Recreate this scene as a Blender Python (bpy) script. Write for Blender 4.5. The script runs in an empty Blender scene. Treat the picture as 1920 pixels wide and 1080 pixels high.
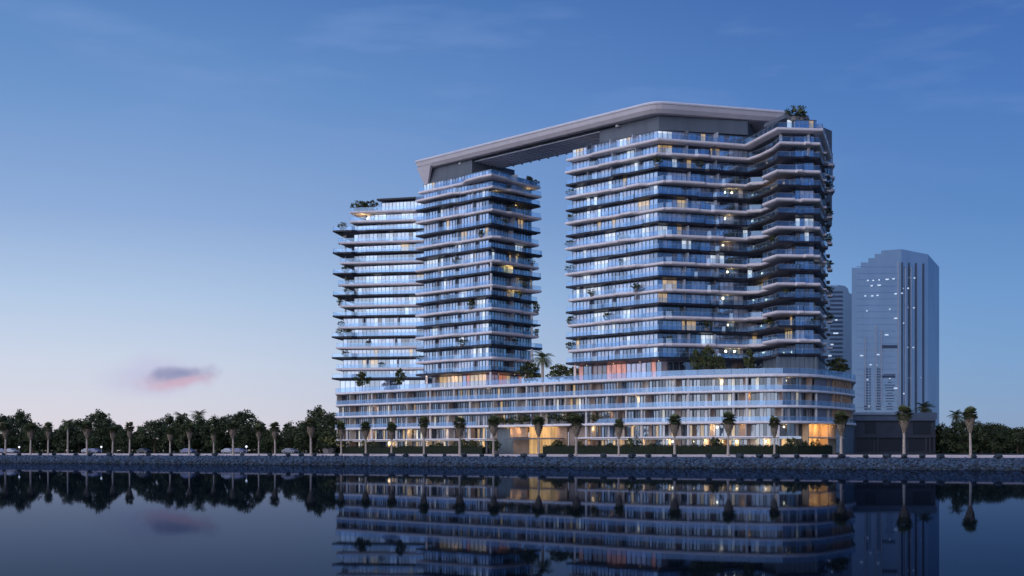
import bpy, math, random
from mathutils import Vector
R = math.radians
random.seed(7)
scene = bpy.context.scene
COL = scene.collection

# ------------------------------------------------------------------ camera, sky, sun, exposure
F = 2400.0; W = 1920.0; HZ = 845.0; CZ = 3.35
cd = bpy.data.cameras.new('camera'); cam = bpy.data.objects.new('camera', cd); COL.objects.link(cam)
cam.location = (0, 0, CZ); cam.rotation_euler = (R(90), 0, 0)
cd.sensor_width = 36; cd.lens = 36*F/W
cd.shift_y = (HZ-540)/W
cd.clip_start = 0.5; cd.clip_end = 20000
scene.camera = cam
scene.view_settings.view_transform = 'Standard'; scene.view_settings.look = 'None'
scene.view_settings.exposure = 0.0; scene.view_settings.gamma = 1.0

def lin(c):
    return tuple(((v/255)/12.92 if v/255 <= .04045 else ((v/255+.055)/1.055)**2.4) for v in c) + (1,)

SUN_EL = R(10); SUN_AZ = R(-142)      # azimuth from +Y (view direction), negative = to the left
sd = Vector((math.sin(SUN_AZ)*math.cos(SUN_EL), math.cos(SUN_AZ)*math.cos(SUN_EL), math.sin(SUN_EL)))

world = bpy.data.worlds.new('World'); scene.world = world; world.use_nodes = True
def build_world():
    nt = world.node_tree; nt.nodes.clear(); N = nt.nodes.new; L = nt.links.new
    def M(op, a, b=None, c=None, clamp=False):
        n = N('ShaderNodeMath'); n.operation = op; n.use_clamp = clamp
        for i, v in enumerate((a, b, c)):
            if v is None: continue
            if isinstance(v, (int, float)): n.inputs[i].default_value = v
            else: L(v, n.inputs[i])
        return n.outputs[0]
    def ramp(fac, stops):
        n = N('ShaderNodeValToRGB'); cr = n.color_ramp; cr.interpolation = 'LINEAR'
        while len(cr.elements) < len(stops): cr.elements.new(.5)
        for e, (p, c) in zip(cr.elements, stops): e.position = p; e.color = lin(c)
        L(fac, n.inputs[0]); return n.outputs[0]
    def mix(f, a, b):
        n = N('ShaderNodeMix'); n.data_type = 'RGBA'
        if isinstance(f, (int, float)): n.inputs[0].default_value = f
        else: L(f, n.inputs[0])
        for s, v in ((6, a), (7, b)):
            if isinstance(v, tuple): n.inputs[s].default_value = v
            else: L(v, n.inputs[s])
        return n.outputs[2]
    tc = N('ShaderNodeTexCoord'); sp = N('ShaderNodeSeparateXYZ'); L(tc.outputs['Generated'], sp.inputs[0])
    x, y, z = sp.outputs
    e = M('MULTIPLY', M('MAXIMUM', z, 0.0), 2.0)
    h = M('MAXIMUM', M('SQRT', M('ADD', M('MULTIPLY', x, x), M('MULTIPLY', y, y))), .001)
    nx = M('DIVIDE', x, h); ny = M('DIVIDE', y, h)
    a = M('ADD', M('MULTIPLY', nx, -.94), M('MULTIPLY', ny, .34))
    left = ramp(e, [(0, (222, 208, 216)), (.05, (216, 213, 224)), (.13, (203, 212, 230)), (.23, (177, 199, 228)),
                    (.35, (142, 171, 215)), (.52, (106, 147, 201)), (.68, (80, 125, 186)), (1, (40, 84, 150))])
    right = ramp(e, [(0, (138, 156, 186)), (.06, (128, 158, 196)), (.13, (117, 156, 202)), (.23, (104, 148, 202)),
                     (.35, (86, 131, 191)), (.52, (70, 116, 184)), (.68, (56, 98, 168)), (1, (33, 70, 138))])
    back = ramp(e, [(0, (150, 165, 200)), (.1, (116, 142, 190)), (.35, (84, 122, 184)), (.7, (64, 106, 174)), (1, (52, 94, 162))])
    mr = N('ShaderNodeMapRange'); mr.interpolation_type = 'SMOOTHSTEP'
    L(a, mr.inputs[0]); mr.inputs[1].default_value = -.06; mr.inputs[2].default_value = .70
    sky = mix(mr.outputs[0], right, left)
    mb = N('ShaderNodeMapRange'); mb.interpolation_type = 'SMOOTHSTEP'
    L(M('ADD', ny, M('MULTIPLY', nx, .55)), mb.inputs[0]); mb.inputs[1].default_value = .10; mb.inputs[2].default_value = -.75
    sky = mix(mb.outputs[0], sky, back)
    # afterglow low in the sky, left of and behind the viewer, where the sun went down
    dp = N('ShaderNodeVectorMath'); dp.operation = 'DOT_PRODUCT'; L(tc.outputs['Generated'], dp.inputs[0]); dp.inputs[1].default_value = (-.80, -.58, .16)
    ag = N('ShaderNodeMapRange'); ag.interpolation_type = 'SMOOTHSTEP'; L(dp.outputs['Value'], ag.inputs[0]); ag.inputs[1].default_value = .25; ag.inputs[2].default_value = 1.0
    gm = N('ShaderNodeVectorMath'); gm.operation = 'SCALE'; L(mix(M('MULTIPLY', ag.outputs[0], .55), sky, (.50, .50, .56, 1)), gm.inputs[0]); L(M('ADD', 1.0, M('MULTIPLY', ag.outputs[0], 2.2)), gm.inputs['Scale'])
    sky = gm.outputs[0]
    # large soft unevenness of the air
    nz = N('ShaderNodeTexNoise'); nz.inputs['Scale'].default_value = 3.0; nz.inputs['Detail'].default_value = 3
    L(tc.outputs['Generated'], nz.inputs[0])
    # faint high cirrus in the upper right, small sunset cloud low on the left
    mp = N('ShaderNodeMapping'); mp.inputs['Scale'].default_value = (5, 5, 22); mp.inputs['Rotation'].default_value = (0, R(-18), 0)
    L(tc.outputs['Generated'], mp.inputs[0])
    n2 = N('ShaderNodeTexNoise'); n2.inputs['Scale'].default_value = 1.6; n2.inputs['Detail'].default_value = 6
    L(mp.outputs[0], n2.inputs[0])
    cir = N('ShaderNodeMapRange'); L(n2.outputs[0], cir.inputs[0]); cir.inputs[1].default_value = .52; cir.inputs[2].default_value = .8
    zc = N('ShaderNodeMapRange'); L(z, zc.inputs[0]); zc.inputs[1].default_value = .15; zc.inputs[2].default_value = .3
    sky = mix(M('MULTIPLY', M('MULTIPLY', cir.outputs[0], zc.outputs[0]), .45), sky, lin((125, 155, 210)))
    yy = M('MAXIMUM', y, .05)
    u = M('MULTIPLY', M('DIVIDE', x, yy), F); v = M('MULTIPLY', M('DIVIDE', z, yy), F)   # direction of the cloud on the sky sphere
    nc = N('ShaderNodeTexNoise'); nc.inputs['Scale'].default_value = 38; nc.inputs['Detail'].default_value = 5
    L(tc.outputs['Generated'], nc.inputs[0])
    wob = M('MULTIPLY', M('SUBTRACT', nc.outputs[0], .5), 1.0)
    def blob(cx, cy, rx, ry, tilt, soft, front, wamt=1.0):
        du = M('SUBTRACT', u, cx-960); dv = M('SUBTRACT', v, HZ-cy)
        dv = M('SUBTRACT', dv, M('MULTIPLY', du, tilt))
        r = M('SQRT', M('ADD', M('POWER', M('DIVIDE', du, rx), 2.0), M('POWER', M('DIVIDE', dv, ry), 2.0)))
        r = M('ADD', r, M('MULTIPLY', wob, wamt))
        m = N('ShaderNodeMapRange'); m.interpolation_type = 'SMOOTHSTEP'
        L(r, m.inputs[0]); m.inputs[1].default_value = 1.0; m.inputs[2].default_value = soft
        g = M('GREATER_THAN', y, .2)
        return M('MULTIPLY', M('MULTIPLY', m.outputs[0], g), front)
    sky = mix(blob(290, 702, 140, 56, .05, .0, .8, .6), sky, lin((190, 190, 220)))
    sky = mix(blob(333, 709, 84, 25, .10, .25, .85, 1.9), sky, lin((200, 182, 204)))
    sky = mix(blob(338, 699, 82, 22, .05, .1, .95, 2.0), sky, lin((140, 146, 184)))
    sky = mix(blob(345, 714, 60, 11, .20, .1, .7, 2.0), sky, lin((204, 172, 194)))
    bg = N('ShaderNodeBackground'); L(sky, bg.inputs[0]); bg.inputs[1].default_value = 1.0
    ns = N('ShaderNodeTexSky'); ns.sky_type = 'NISHITA'; ns.sun_disc = False
    ns.sun_elevation = SUN_EL; ns.sun_rotation = SUN_AZ; ns.altitude = 0; ns.dust_density = 1.0
    b2 = N('ShaderNodeBackground'); L(ns.outputs[0], b2.inputs[0]); b2.inputs[1].default_value = 0.005
    ad = N('ShaderNodeAddShader'); L(bg.outputs[0], ad.inputs[0]); L(b2.outputs[0], ad.inputs[1])
    o = N('ShaderNodeOutputWorld'); L(ad.outputs[0], o.inputs[0])
build_world()
sl = bpy.data.lights.new('sun', 'SUN'); so = bpy.data.objects.new('sun', sl); COL.objects.link(so)
sl.energy = 1.15; sl.angle = R(90); sl.color = (1, .88, .80)
so.rotation_euler = sd.to_track_quat('Z', 'Y').to_euler()

# ------------------------------------------------------------------ helpers
def P(x, s): return Vector(((x-960)/s, F/s))            # plan point from bearing and distance (s = pixels per metre at that distance)
def Zof(y, s): return CZ+(HZ-y)/s

def tag(o, label=None, cat=None, group=None, kind=None):
    if label: o['label'] = label
    if cat: o['category'] = cat
    if group: o['group'] = group
    if kind: o['kind'] = kind
    return o
def empty(name, loc, label=None, cat=None, group=None):
    o = bpy.data.objects.new(name, None); COL.objects.link(o); o.location = loc; o.empty_display_size = .5
    return tag(o, label, cat, group)

class MB:
    def __init__(s): s.v = []; s.f = []; s.m = []
    def face(s, pts, m=0):
        b = len(s.v); s.v += [tuple(p) for p in pts]; s.f.append(tuple(range(b, b+len(pts)))); s.m.append(m)
    def box(s, c, d, rz=0, m=0):
        cx, cy, cz = c; ca, sa = math.cos(rz), math.sin(rz); b = len(s.v)
        for k in (-.5, .5):
            for i, j in ((-.5, -.5), (.5, -.5), (.5, .5), (-.5, .5)):
                x, y = i*d[0], j*d[1]
                s.v.append((cx+x*ca-y*sa, cy+x*sa+y*ca, cz+k*d[2]))
        for q in ((3, 2, 1, 0), (4, 5, 6, 7), (0, 1, 5, 4), (1, 2, 6, 5), (2, 3, 7, 6), (3, 0, 4, 7)):
            s.f.append(tuple(b+i for i in q)); s.m.append(m)
    def seg(s, a, b, z0, z1, t, m=0, off=0):
        a = Vector(a[:2]); b = Vector(b[:2]); d = b-a; c = (a+b)/2
        if d.length < 1e-4: return
        n = Vector((d.y, -d.x)).normalized()*off
        s.box((c.x+n.x, c.y+n.y, (z0+z1)/2), (d.length, t, z1-z0), math.atan2(d.y, d.x), m)
    def rings(s, rings, m=0, cap=True, closed=True):
        n = len(rings[0]); b = len(s.v)
        for r in rings: s.v += [tuple(p) for p in r]
        for k in range(len(rings)-1):
            for i in range(n if closed else n-1):
                j = (i+1) % n
                s.f.append((b+k*n+i, b+k*n+j, b+(k+1)*n+j, b+(k+1)*n+i)); s.m.append(m)
        if cap:
            s.f.append(tuple(b+i for i in reversed(range(n)))); s.m.append(m)
            s.f.append(tuple(b+(len(rings)-1)*n+i for i in range(n))); s.m.append(m)
    def tube(s, pts, rad, n=8, m=0):
        rs = []
        for i, p in enumerate(pts):
            r = rad[i] if isinstance(rad, (list, tuple)) else rad
            p = Vector(p)
            d = (Vector(pts[min(i+1, len(pts)-1)])-Vector(pts[max(i-1, 0)])).normalized()
            u = d.cross(Vector((0, 1, 0)) if abs(d.y) < .9 else Vector((1, 0, 0))).normalized(); w = d.cross(u)
            rs.append([p+(u*math.cos(2*math.pi*k/n)+w*math.sin(2*math.pi*k/n))*r for k in range(n)])
        s.rings(rs, m)
    def mesh(s, name, mats, smooth=False):
        me = bpy.data.meshes.new(name); me.from_pydata(s.v, [], s.f)
        for m in mats: me.materials.append(m)
        me.polygons.foreach_set('material_index', s.m)
        if smooth: me.polygons.foreach_set('use_smooth', [True]*len(s.f))
        me.update(); return me
    def build(s, name, mats, parent=None, smooth=False):
        if not isinstance(mats, (list, tuple)): mats = [mats]
        if not s.f: return None
        # keep local coordinates relative to the parent's base
        if parent is not None:
            l = parent.location if parent.parent is None else parent['_base'] if '_base' in parent else (0, 0, 0)
            l = Vector(l); s.v = [(a-l.x, b-l.y, c-l.z) for a, b, c in s.v]
        o = bpy.data.objects.new(name, s.mesh(name, mats, smooth)); COL.objects.link(o)
        if parent is not None: o.parent = parent
        return o
def sub(mb, name, mats, part, root):                    # a sub-part: same local frame as its part
    l = Vector(root.location); mb.v = [(a-l.x, b-l.y, c-l.z) for a, b, c in mb.v]
    if not mb.f: return None
    o = bpy.data.objects.new(name, mb.mesh(name, mats if isinstance(mats, list) else [mats])); COL.objects.link(o); o.parent = part
    return o
def centre(o):                                           # put a one-mesh thing's origin at its base
    me = o.data; xs = [v.co for v in me.vertices]
    c = Vector(((min(v.x for v in xs)+max(v.x for v in xs))/2, (min(v.y for v in xs)+max(v.y for v in xs))/2, min(v.z for v in xs)))
    for v in me.vertices: v.co -= c
    o.location = c; return o

def edge_n(a, b):
    d = (b-a).normalized(); return Vector((d.y, -d.x))   # outward for a counter-clockwise outline
def isect(p, d, q, e):
    den = d.x*e.y-d.y*e.x
    if abs(den) < 1e-6: return q
    t = ((q.x-p.x)*e.y-(q.y-p.y)*e.x)/den
    return p+d*t
def outline(poly, offs):
    """poly: CCW corner list; offs: per edge a list of (t, offset). Returns a closed outline with corner mitres."""
    n = len(poly); out = []
    for i in range(n):
        a, b = poly[i], poly[(i+1) % n]; z = poly[i-1]
        n0 = edge_n(z, a); n1 = edge_n(a, b)
        o0 = offs[i-1][-1][1]; o1 = offs[i][0][1]
        out.append(isect(z+n0*o0, (a-z).normalized(), a+n1*o1, (b-a).normalized()))
        for t, o in offs[i][1:-1]:
            out.append(a+(b-a)*t+n1*o)
    return out
def inset(poly, d): return outline(poly, [[(0, -d), (1, -d)]]*len(poly))
def lift(pts, z): return [(p.x, p.y, z) for p in pts]

# ------------------------------------------------------------------ materials
def mat(name, col, rough=.7, noise=0.0, scale=1.0, spec=.3, bump=0.0, metal=0.0, emit=None, es=0.0, stretch=(1, 1, 1)):
    m = bpy.data.materials.new(name); m.use_nodes = True; nt = m.node_tree; b = nt.nodes['Principled BSDF']
    b.inputs['Base Color'].default_value = (*col, 1); b.inputs['Roughness'].default_value = rough
    b.inputs['Specular IOR Level'].default_value = spec; b.inputs['Metallic'].default_value = metal
    if emit: b.inputs['Emission Color'].default_value = (*emit, 1); b.inputs['Emission Strength'].default_value = es
    if noise or bump:
        g = nt.nodes.new('ShaderNodeNewGeometry'); mp = nt.nodes.new('ShaderNodeMapping'); mp.inputs['Scale'].default_value = stretch
        nt.links.new(g.outputs['Position'], mp.inputs[0])
        t = nt.nodes.new('ShaderNodeTexNoise'); t.inputs['Scale'].default_value = scale; t.inputs['Detail'].default_value = 5
        nt.links.new(mp.outputs[0], t.inputs[0])
        if noise:
            r = nt.nodes.new('ShaderNodeValToRGB'); r.color_ramp.elements[0].position = .3; r.color_ramp.elements[1].position = .7
            r.color_ramp.elements[0].color = (*[c*(1-noise) for c in col], 1)
            r.color_ramp.elements[1].color = (*[min(1, c*(1+noise)) for c in col], 1)
            nt.links.new(t.outputs[0], r.inputs[0]); nt.links.new(r.outputs[0], b.inputs['Base Color'])
        if bump:
            bp = nt.nodes.new('ShaderNodeBump'); bp.inputs['Strength'].default_value = bump; bp.inputs['Distance'].default_value = .1
            nt.links.new(t.outputs[0], bp.inputs['Height']); nt.links.new(bp.outputs[0], b.inputs['Normal'])
    return m
def glass(name, base, mixf, tint=(.74, .89, 1), emit=None, es=0.0, noise=.35, scale=.9, rough=.04):
    """window pane: a room or curtain seen through it (base), mixed with the sky reflected on it"""
    m = bpy.data.materials.new(name); m.use_nodes = True; nt = m.node_tree; nt.nodes.clear(); N = nt.nodes.new; L = nt.links.new
    g = N('ShaderNodeNewGeometry'); mp = N('ShaderNodeMapping'); mp.inputs['Scale'].default_value = (1, 1, .25); L(g.outputs['Position'], mp.inputs[0])
    t = N('ShaderNodeTexNoise'); t.inputs['Scale'].default_value = scale; t.inputs['Detail'].default_value = 4; L(mp.outputs[0], t.inputs[0])
    r = N('ShaderNodeValToRGB'); r.color_ramp.elements[0].position = .32; r.color_ramp.elements[1].position = .68
    r.color_ramp.elements[0].color = (*[c*(1-noise) for c in base], 1); r.color_ramp.elements[1].color = (*[min(1, c*(1+noise)) for c in base], 1)
    L(t.outputs[0], r.inputs[0])
    d = N('ShaderNodeBsdfDiffuse'); L(r.outputs[0], d.inputs[0])
    gl = N('ShaderNodeBsdfGlossy'); gl.inputs['Color'].default_value = (*tint, 1); gl.inputs['Roughness'].default_value = rough
    n2 = N('ShaderNodeTexNoise'); n2.inputs['Scale'].default_value = .35; L(g.outputs['Position'], n2.inputs[0])
    bp = N('ShaderNodeBump'); bp.inputs['Strength'].default_value = .25; bp.inputs['Distance'].default_value = .12
    L(n2.outputs[0], bp.inputs['Height']); L(bp.outputs[0], gl.inputs['Normal'])
    mx = N('ShaderNodeMixShader'); mx.inputs[0].default_value = mixf; L(d.outputs[0], mx.inputs[1]); L(gl.outputs[0], mx.inputs[2])
    o = N('ShaderNodeOutputMaterial'); last = mx.outputs[0]
    if emit:
        e = N('ShaderNodeEmission'); e.inputs[1].default_value = es
        r2 = N('ShaderNodeValToRGB'); r2.color_ramp.elements[0].position = .3; r2.color_ramp.elements[1].position = .7
        r2.color_ramp.elements[0].color = (*[c*.35 for c in emit], 1); r2.color_ramp.elements[1].color = (*emit, 1)
        L(t.outputs[0], r2.inputs[0]); L(r2.outputs[0], e.inputs[0])
        a = N('ShaderNodeAddShader'); L(last, a.inputs[0]); L(e.outputs[0], a.inputs[1]); last = a.outputs[0]
    L(last, o.inputs[0]); return m
def sheet_glass(name, tint, gloss, trans=(.8, .88, .95)):
    m = bpy.data.materials.new(name); m.use_nodes = True; nt = m.node_tree; nt.nodes.clear(); N = nt.nodes.new; L = nt.links.new
    t = N('ShaderNodeBsdfTransparent'); t.inputs[0].default_value = (*trans, 1)
    g = N('ShaderNodeBsdfGlossy'); g.inputs[0].default_value = (*tint, 1); g.inputs['Roughness'].default_value = .06
    d = N('ShaderNodeBsdfDiffuse'); d.inputs[0].default_value = (.22, .34, .46, 1)
    m1 = N('ShaderNodeMixShader'); m1.inputs[0].default_value = .35; L(g.outputs[0], m1.inputs[1]); L(d.outputs[0], m1.inputs[2])
    m2 = N('ShaderNodeMixShader'); m2.inputs[0].default_value = gloss; L(t.outputs[0], m2.inputs[1]); L(m1.outputs[0], m2.inputs[2])
    o = N('ShaderNodeOutputMaterial'); L(m2.outputs[0], o.inputs[0]); return m

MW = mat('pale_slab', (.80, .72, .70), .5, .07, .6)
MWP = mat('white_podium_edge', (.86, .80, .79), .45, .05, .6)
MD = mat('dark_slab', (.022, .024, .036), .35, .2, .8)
MDS = mat('dark_soffit', (.05, .05, .06), .6)
MFR = mat('window_metal', (.10, .12, .15), .4, spec=.5)
MFL = mat('light_metal', (.42, .44, .48), .4, spec=.5)
MGREY = mat('grey_cladding', (.125, .145, .17), .6, .12, .5, stretch=(1, 1, .1))
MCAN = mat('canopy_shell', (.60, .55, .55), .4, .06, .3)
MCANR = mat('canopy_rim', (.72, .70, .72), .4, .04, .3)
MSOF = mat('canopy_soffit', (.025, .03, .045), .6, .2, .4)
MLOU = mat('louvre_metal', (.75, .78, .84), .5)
MBEIGE = mat('beige_render', (.32, .245, .20), .75, .12, .5)
MSTONE = mat('pale_stone', (.55, .48, .40), .7, .1, .6)
MWOOD = mat('wood_fin', (.42, .27, .17), .6, .2, 1.5)
MCOLW = mat('white_column', (.72, .68, .64), .5, .05, 1)
MTEAL = mat('grey_green_cladding', (.13, .165, .19), .6, .1, .6)

G = [glass('pane_dark', (.03, .045, .08), .26),                                   # 0
     glass('pane_blue', (.08, .15, .27), .46),                                    # 1
     glass('pane_curtain', (.62, .62, .68), .25, noise=.25, scale=2.2),           # 2
     glass('pane_sheer', (.33, .36, .44), .35, noise=.5, scale=1.6),              # 3
     glass('pane_lit_white', (.5, .5, .5), .15, emit=(.8, .9, 1.0), es=.8),    # 4
     glass('pane_lit_warm', (.4, .32, .2), .15, emit=(1.0, .66, .30), es=.55),    # 5
     glass('pane_rosy', (.40, .25, .28), .35, noise=.5, scale=1.5),               # 6
     glass('pane_wood', (.20, .14, .10), .15),                                    # 7
     glass('pane_lobby', (.4, .2, .15), .1, emit=(1.0, .34, .18), es=.55, noise=.6, scale=.8),   # 8
     glass('pane_gold', (.5, .35, .15), .08, emit=(1.0, .62, .22), es=1.0, noise=.4, scale=.6)]  # 9
GP = [glass('door_dark', (.035, .04, .05), .10), glass('door_blue', (.06, .10, .17), .22), glass('door_curtain', (.50, .46, .44), .10, noise=.25, scale=2.2),
      glass('door_sheer', (.24, .23, .24), .16, noise=.5, scale=1.6), glass('door_lit_white', (.5, .48, .42), .06, emit=(1.0, .9, .72), es=.5),
      glass('door_lit_warm', (.4, .32, .2), .06, emit=(1.0, .66, .30), es=.45), G[6], glass('door_wood', (.20, .14, .10), .06)]
MRAIL = sheet_glass('balustrade_glass', (.50, .74, 1), .27, (.72, .86, 1))
MRAILP = sheet_glass('podium_balustrade_glass', (.42, .66, 1), .30, (.72, .86, 1))

# ------------------------------------------------------------------ the setting: water, land, sea wall
def wall_pt(x, k=1.0):
    s = (6.6+4.4*x/1920)*k; return P(x, s)
WA, WB = wall_pt(0), wall_pt(1920); WU = (WB-WA).normalized(); WN = Vector((WU.y, -WU.x))   # WN points to the water
if WN.y > 0: WN = -WN
def wl(d, out=0): p = WA+WU*d+WN*out; return p          # along the wall, out over the water
HS = 2.25
def make_water():
    m = bpy.data.materials.new('still_water'); m.use_nodes = True; nt = m.node_tree; nt.nodes.clear(); N = nt.nodes.new; L = nt.links.new
    g = N('ShaderNodeNewGeometry')
    mp = N('ShaderNodeMapping'); mp.inputs['Scale'].default_value = (.35, .9, 1); L(g.outputs['Position'], mp.inputs[0])
    t = N('ShaderNodeTexNoise'); t.inputs['Scale'].default_value = 1.1; t.inputs['Detail'].default_value = 5; L(mp.outputs[0], t.inputs[0])
    t2 = N('ShaderNodeTexNoise'); t2.inputs['Scale'].default_value = .05; t2.inputs['Detail'].default_value = 2; L(g.outputs['Position'], t2.inputs[0])
    mr = N('ShaderNodeMapRange'); L(t2.outputs[0], mr.inputs[0]); mr.inputs[1].default_value = .35; mr.inputs[2].default_value = .7
    mr.inputs[3].default_value = .15; mr.inputs[4].default_value = 1
    mm = N('ShaderNodeMath'); mm.operation = 'MULTIPLY'; L(t.outputs[0], mm.inputs[0]); L(mr.outputs[0], mm.inputs[1])
    bp = N('ShaderNodeBump'); bp.inputs['Strength'].default_value = .03; bp.inputs['Distance'].default_value = .03
    L(mm.outputs[0], bp.inputs['Height'])
    gl = N('ShaderNodeBsdfGlossy'); gl.inputs['Roughness'].default_value = .02
    L(bp.outputs[0], gl.inputs['Normal'])
    lw = N('ShaderNodeLayerWeight'); lw.inputs[0].default_value = .5      # reflection grows towards grazing view
    pw = N('ShaderNodeMath'); pw.operation = 'POWER'; L(lw.outputs['Facing'], pw.inputs[0]); pw.inputs[1].default_value = 14
    cr = N('ShaderNodeMix'); cr.data_type = 'RGBA'; L(pw.outputs[0], cr.inputs[0]); cr.inputs[6].default_value = (.015, .022, .04, 1); cr.inputs[7].default_value = (.25, .33, .48, 1)
    p2 = N('ShaderNodeMath'); p2.operation = 'POWER'; L(lw.outputs['Facing'], p2.inputs[0]); p2.inputs[1].default_value = 90
    c2 = N('ShaderNodeMix'); c2.data_type = 'RGBA'; L(p2.outputs[0], c2.inputs[0]); L(cr.outputs[2], c2.inputs[6]); c2.inputs[7].default_value = (.80, .84, .92, 1)
    L(c2.outputs[2], gl.inputs['Color'])
    d = N('ShaderNodeBsdfDiffuse'); d.inputs[0].default_value = (.003, .005, .007, 1)
    a = N('ShaderNodeAddShader'); L(gl.outputs[0], a.inputs[0]); L(d.outputs[0], a.inputs[1])
    o = N('ShaderNodeOutputMaterial'); L(a.outputs[0], o.inputs[0])
    mb = MB(); mb.face([(-6000, -3000, 0), (6000, -3000, 0), (6000, 9000, 0), (-6000, 9000, 0)])
    tag(mb.build('water', m), kind='structure')
make_water()
MGROUND = mat('ground_earth', (.10, .09, .07), .9, .3, .2)
MPAVE = mat('promenade_paving', (.52, .46, .46), .7, .10, .8)
MROAD = mat('asphalt', (.05, .05, .055), .85, .2, .5)
mb = MB()
p = [wl(-4000, -2), wl(3000, -2)]; q = [p[1]-WN*5000, p[0]-WN*5000]
mb.rings([lift(p+q, -1), lift(p+q, HS-.06)]); tag(mb.build('ground', MGROUND), kind='structure')
# promenade strip, a low step and the raised ground behind it
mb = MB()
p = [wl(-1500, 0), wl(900, 0), wl(900, -9), wl(-1500, -9)]
mb.rings([lift(p, -.9), lift(p, HS)]); tag(mb.build('promenade', MPAVE), kind='structure')
mb = MB()
p = [wl(-1500, -9), wl(900, -9), wl(900, -12), wl(-1500, -12)]
mb.rings([lift(p, HS-.05), lift(p, HS+.32)]); tag(mb.build('promenade_step', mat('step_stone', (.50, .44, .44), .7, .1, 1)), kind='structure')
mb = MB()
p = [wl(-1500, -12.02), wl(900, -12.02), wl(900, -300), wl(-1500, -300)]
mb.rings([lift(p, HS-.05), lift(p, HS+.30)]); tag(mb.build('planted_ground', mat('planting_soil', (.06, .07, .04), .9, .3, .4)), kind='structure')
GZ = HS+.30
# sloped revetment
MBANK = mat('bank_stone', (.05, .07, .11), .7, .35, .7, bump=.6)
mb = MB()
a0, a1 = wl(-1500, 0), wl(900, 0); b0, b1 = wl(-1500, 3.4), wl(900, 3.4)
mb.face([(a0.x, a0.y, HS-.12), (a1.x, a1.y, HS-.12), (b1.x, b1.y, -.4), (b0.x, b0.y, -.4)])
tag(mb.build('embankment', MBANK), kind='structure')
def rock_into(mb, c, r, rnd, m=0, sq=.7):
    b = []; t = (1+5**.5)/2
    vs = [(-1, t, 0), (1, t, 0), (-1, -t, 0), (1, -t, 0), (0, -1, t), (0, 1, t), (0, -1, -t), (0, 1, -t), (t, 0, -1), (t, 0, 1), (-t, 0, -1), (-t, 0, 1)]
    fs = [(0, 11, 5), (0, 5, 1), (0, 1, 7), (0, 7, 10), (0, 10, 11), (1, 5, 9), (5, 11, 4), (11, 10, 2), (10, 7, 6), (7, 1, 8), (3, 9, 4), (3, 4, 2), (3, 2, 6), (3, 6, 8), (3, 8, 9), (4, 9, 5), (2, 4, 11), (6, 2, 10), (8, 6, 7), (9, 8, 1)]
    an = rnd.random()*6.28; ca, sa = math.cos(an), math.sin(an); k0 = len(mb.v); ex = rnd.uniform(.8, 1.4)
    for v in vs:
        k = r/1.9*rnd.uniform(.75, 1.2); x, y, z = v[0]*k*ex, v[1]*k, v[2]*k*sq
        mb.v.append((c[0]+x*ca-y*sa, c[1]+x*sa+y*ca, c[2]+z))
    for f in fs: mb.f.append(tuple(k0+i for i in f)); mb.m.append(m)
MRK = [mat('rock_blue_grey', (.045, .078, .12), .55, .35, 2, spec=.5), mat('rock_dark', (.035, .045, .055), .6, .3, 2), mat('rock_wet', (.02, .03, .03), .3, .3, 2)]
rnd = random.Random(3); mb = MB()
for i in range(8500):
    d = rnd.uniform(-60, 330); t = rnd.random()**.9
    p = wl(d, .1+t*3.3); z = HS-.25-t*(HS+.0)
    m = 0 if rnd.random() < (.93 if t < .55 else .45 if t < .8 else .1) else 1
    if t > .88: m = 2 if rnd.random() < .7 else 1
    rock_into(mb, (p.x, p.y, z), rnd.uniform(.22, .52), rnd, m)
tag(mb.build('riprap', MRK), 'blue grey rocks covering the sloping bank down to the water', 'rocks', kind='stuff')

# ------------------------------------------------------------------ towers
def slab(name, pts, z, style, parent, inset_fn):
    """pts: outline; style 'w' pale rounded edge, 'd' dark tapered edge"""
    mb = MB()
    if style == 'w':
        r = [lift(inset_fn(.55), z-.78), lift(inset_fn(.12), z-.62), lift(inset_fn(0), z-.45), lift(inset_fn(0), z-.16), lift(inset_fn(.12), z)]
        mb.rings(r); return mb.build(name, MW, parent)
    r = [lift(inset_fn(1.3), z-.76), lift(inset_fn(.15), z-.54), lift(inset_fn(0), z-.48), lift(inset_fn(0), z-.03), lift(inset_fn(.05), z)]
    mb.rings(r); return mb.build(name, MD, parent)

def pick(w, rnd):
    t = rnd.random()*sum(w.values())
    for k, v in w.items():
        t -= v
        if t <= 0: return k
    return k

def facade(root, poly, edges, z0, z1, setb, weights, rnd, bay=1.25, name='window', frame=MFR, skip=()):
    """ribbon windows between z0 and z1: one mesh per face of the building, its metal frame a sub-part"""
    ins = inset(poly, setb) if not isinstance(setb, list) else outline(poly, [[(0, -s), (1, -s)] for s in setb])
    n = len(poly)
    for i in edges:
        a, b = ins[i], ins[(i+1) % n]; L = (b-a).length; k = max(1, round(L/bay)); nn = edge_n(a, b)
        w = weights[i] if isinstance(weights, dict) and i in weights else weights.get('all', weights) if 'all' in weights else weights
        mb = MB(); fr = MB(); cur = None; run = 0
        for j in range(k):
            p, q = a+(b-a)*(j/k), a+(b-a)*((j+1)/k)
            if run <= 0: cur = pick(w, rnd); run = rnd.choice((1, 1, 1, 2, 2, 3))
            run -= 1
            mb.face([(p.x, p.y, z0), (q.x, q.y, z0), (q.x, q.y, z1), (p.x, p.y, z1)], cur)
            c = p+nn*.06; fr.box((c.x, c.y, (z0+z1)/2), (.07, .16, z1-z0-.02), math.atan2(nn.y, nn.x)+math.pi/2)
        fr.seg(a, b, z0+.01, z0+.14, .1, off=.07); fr.seg(a, b, z1-.16, z1-.01, .1, off=.07)
        o = mb.build(name, G, root)
        sub(fr, 'window_frame', frame, o, root)

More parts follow.
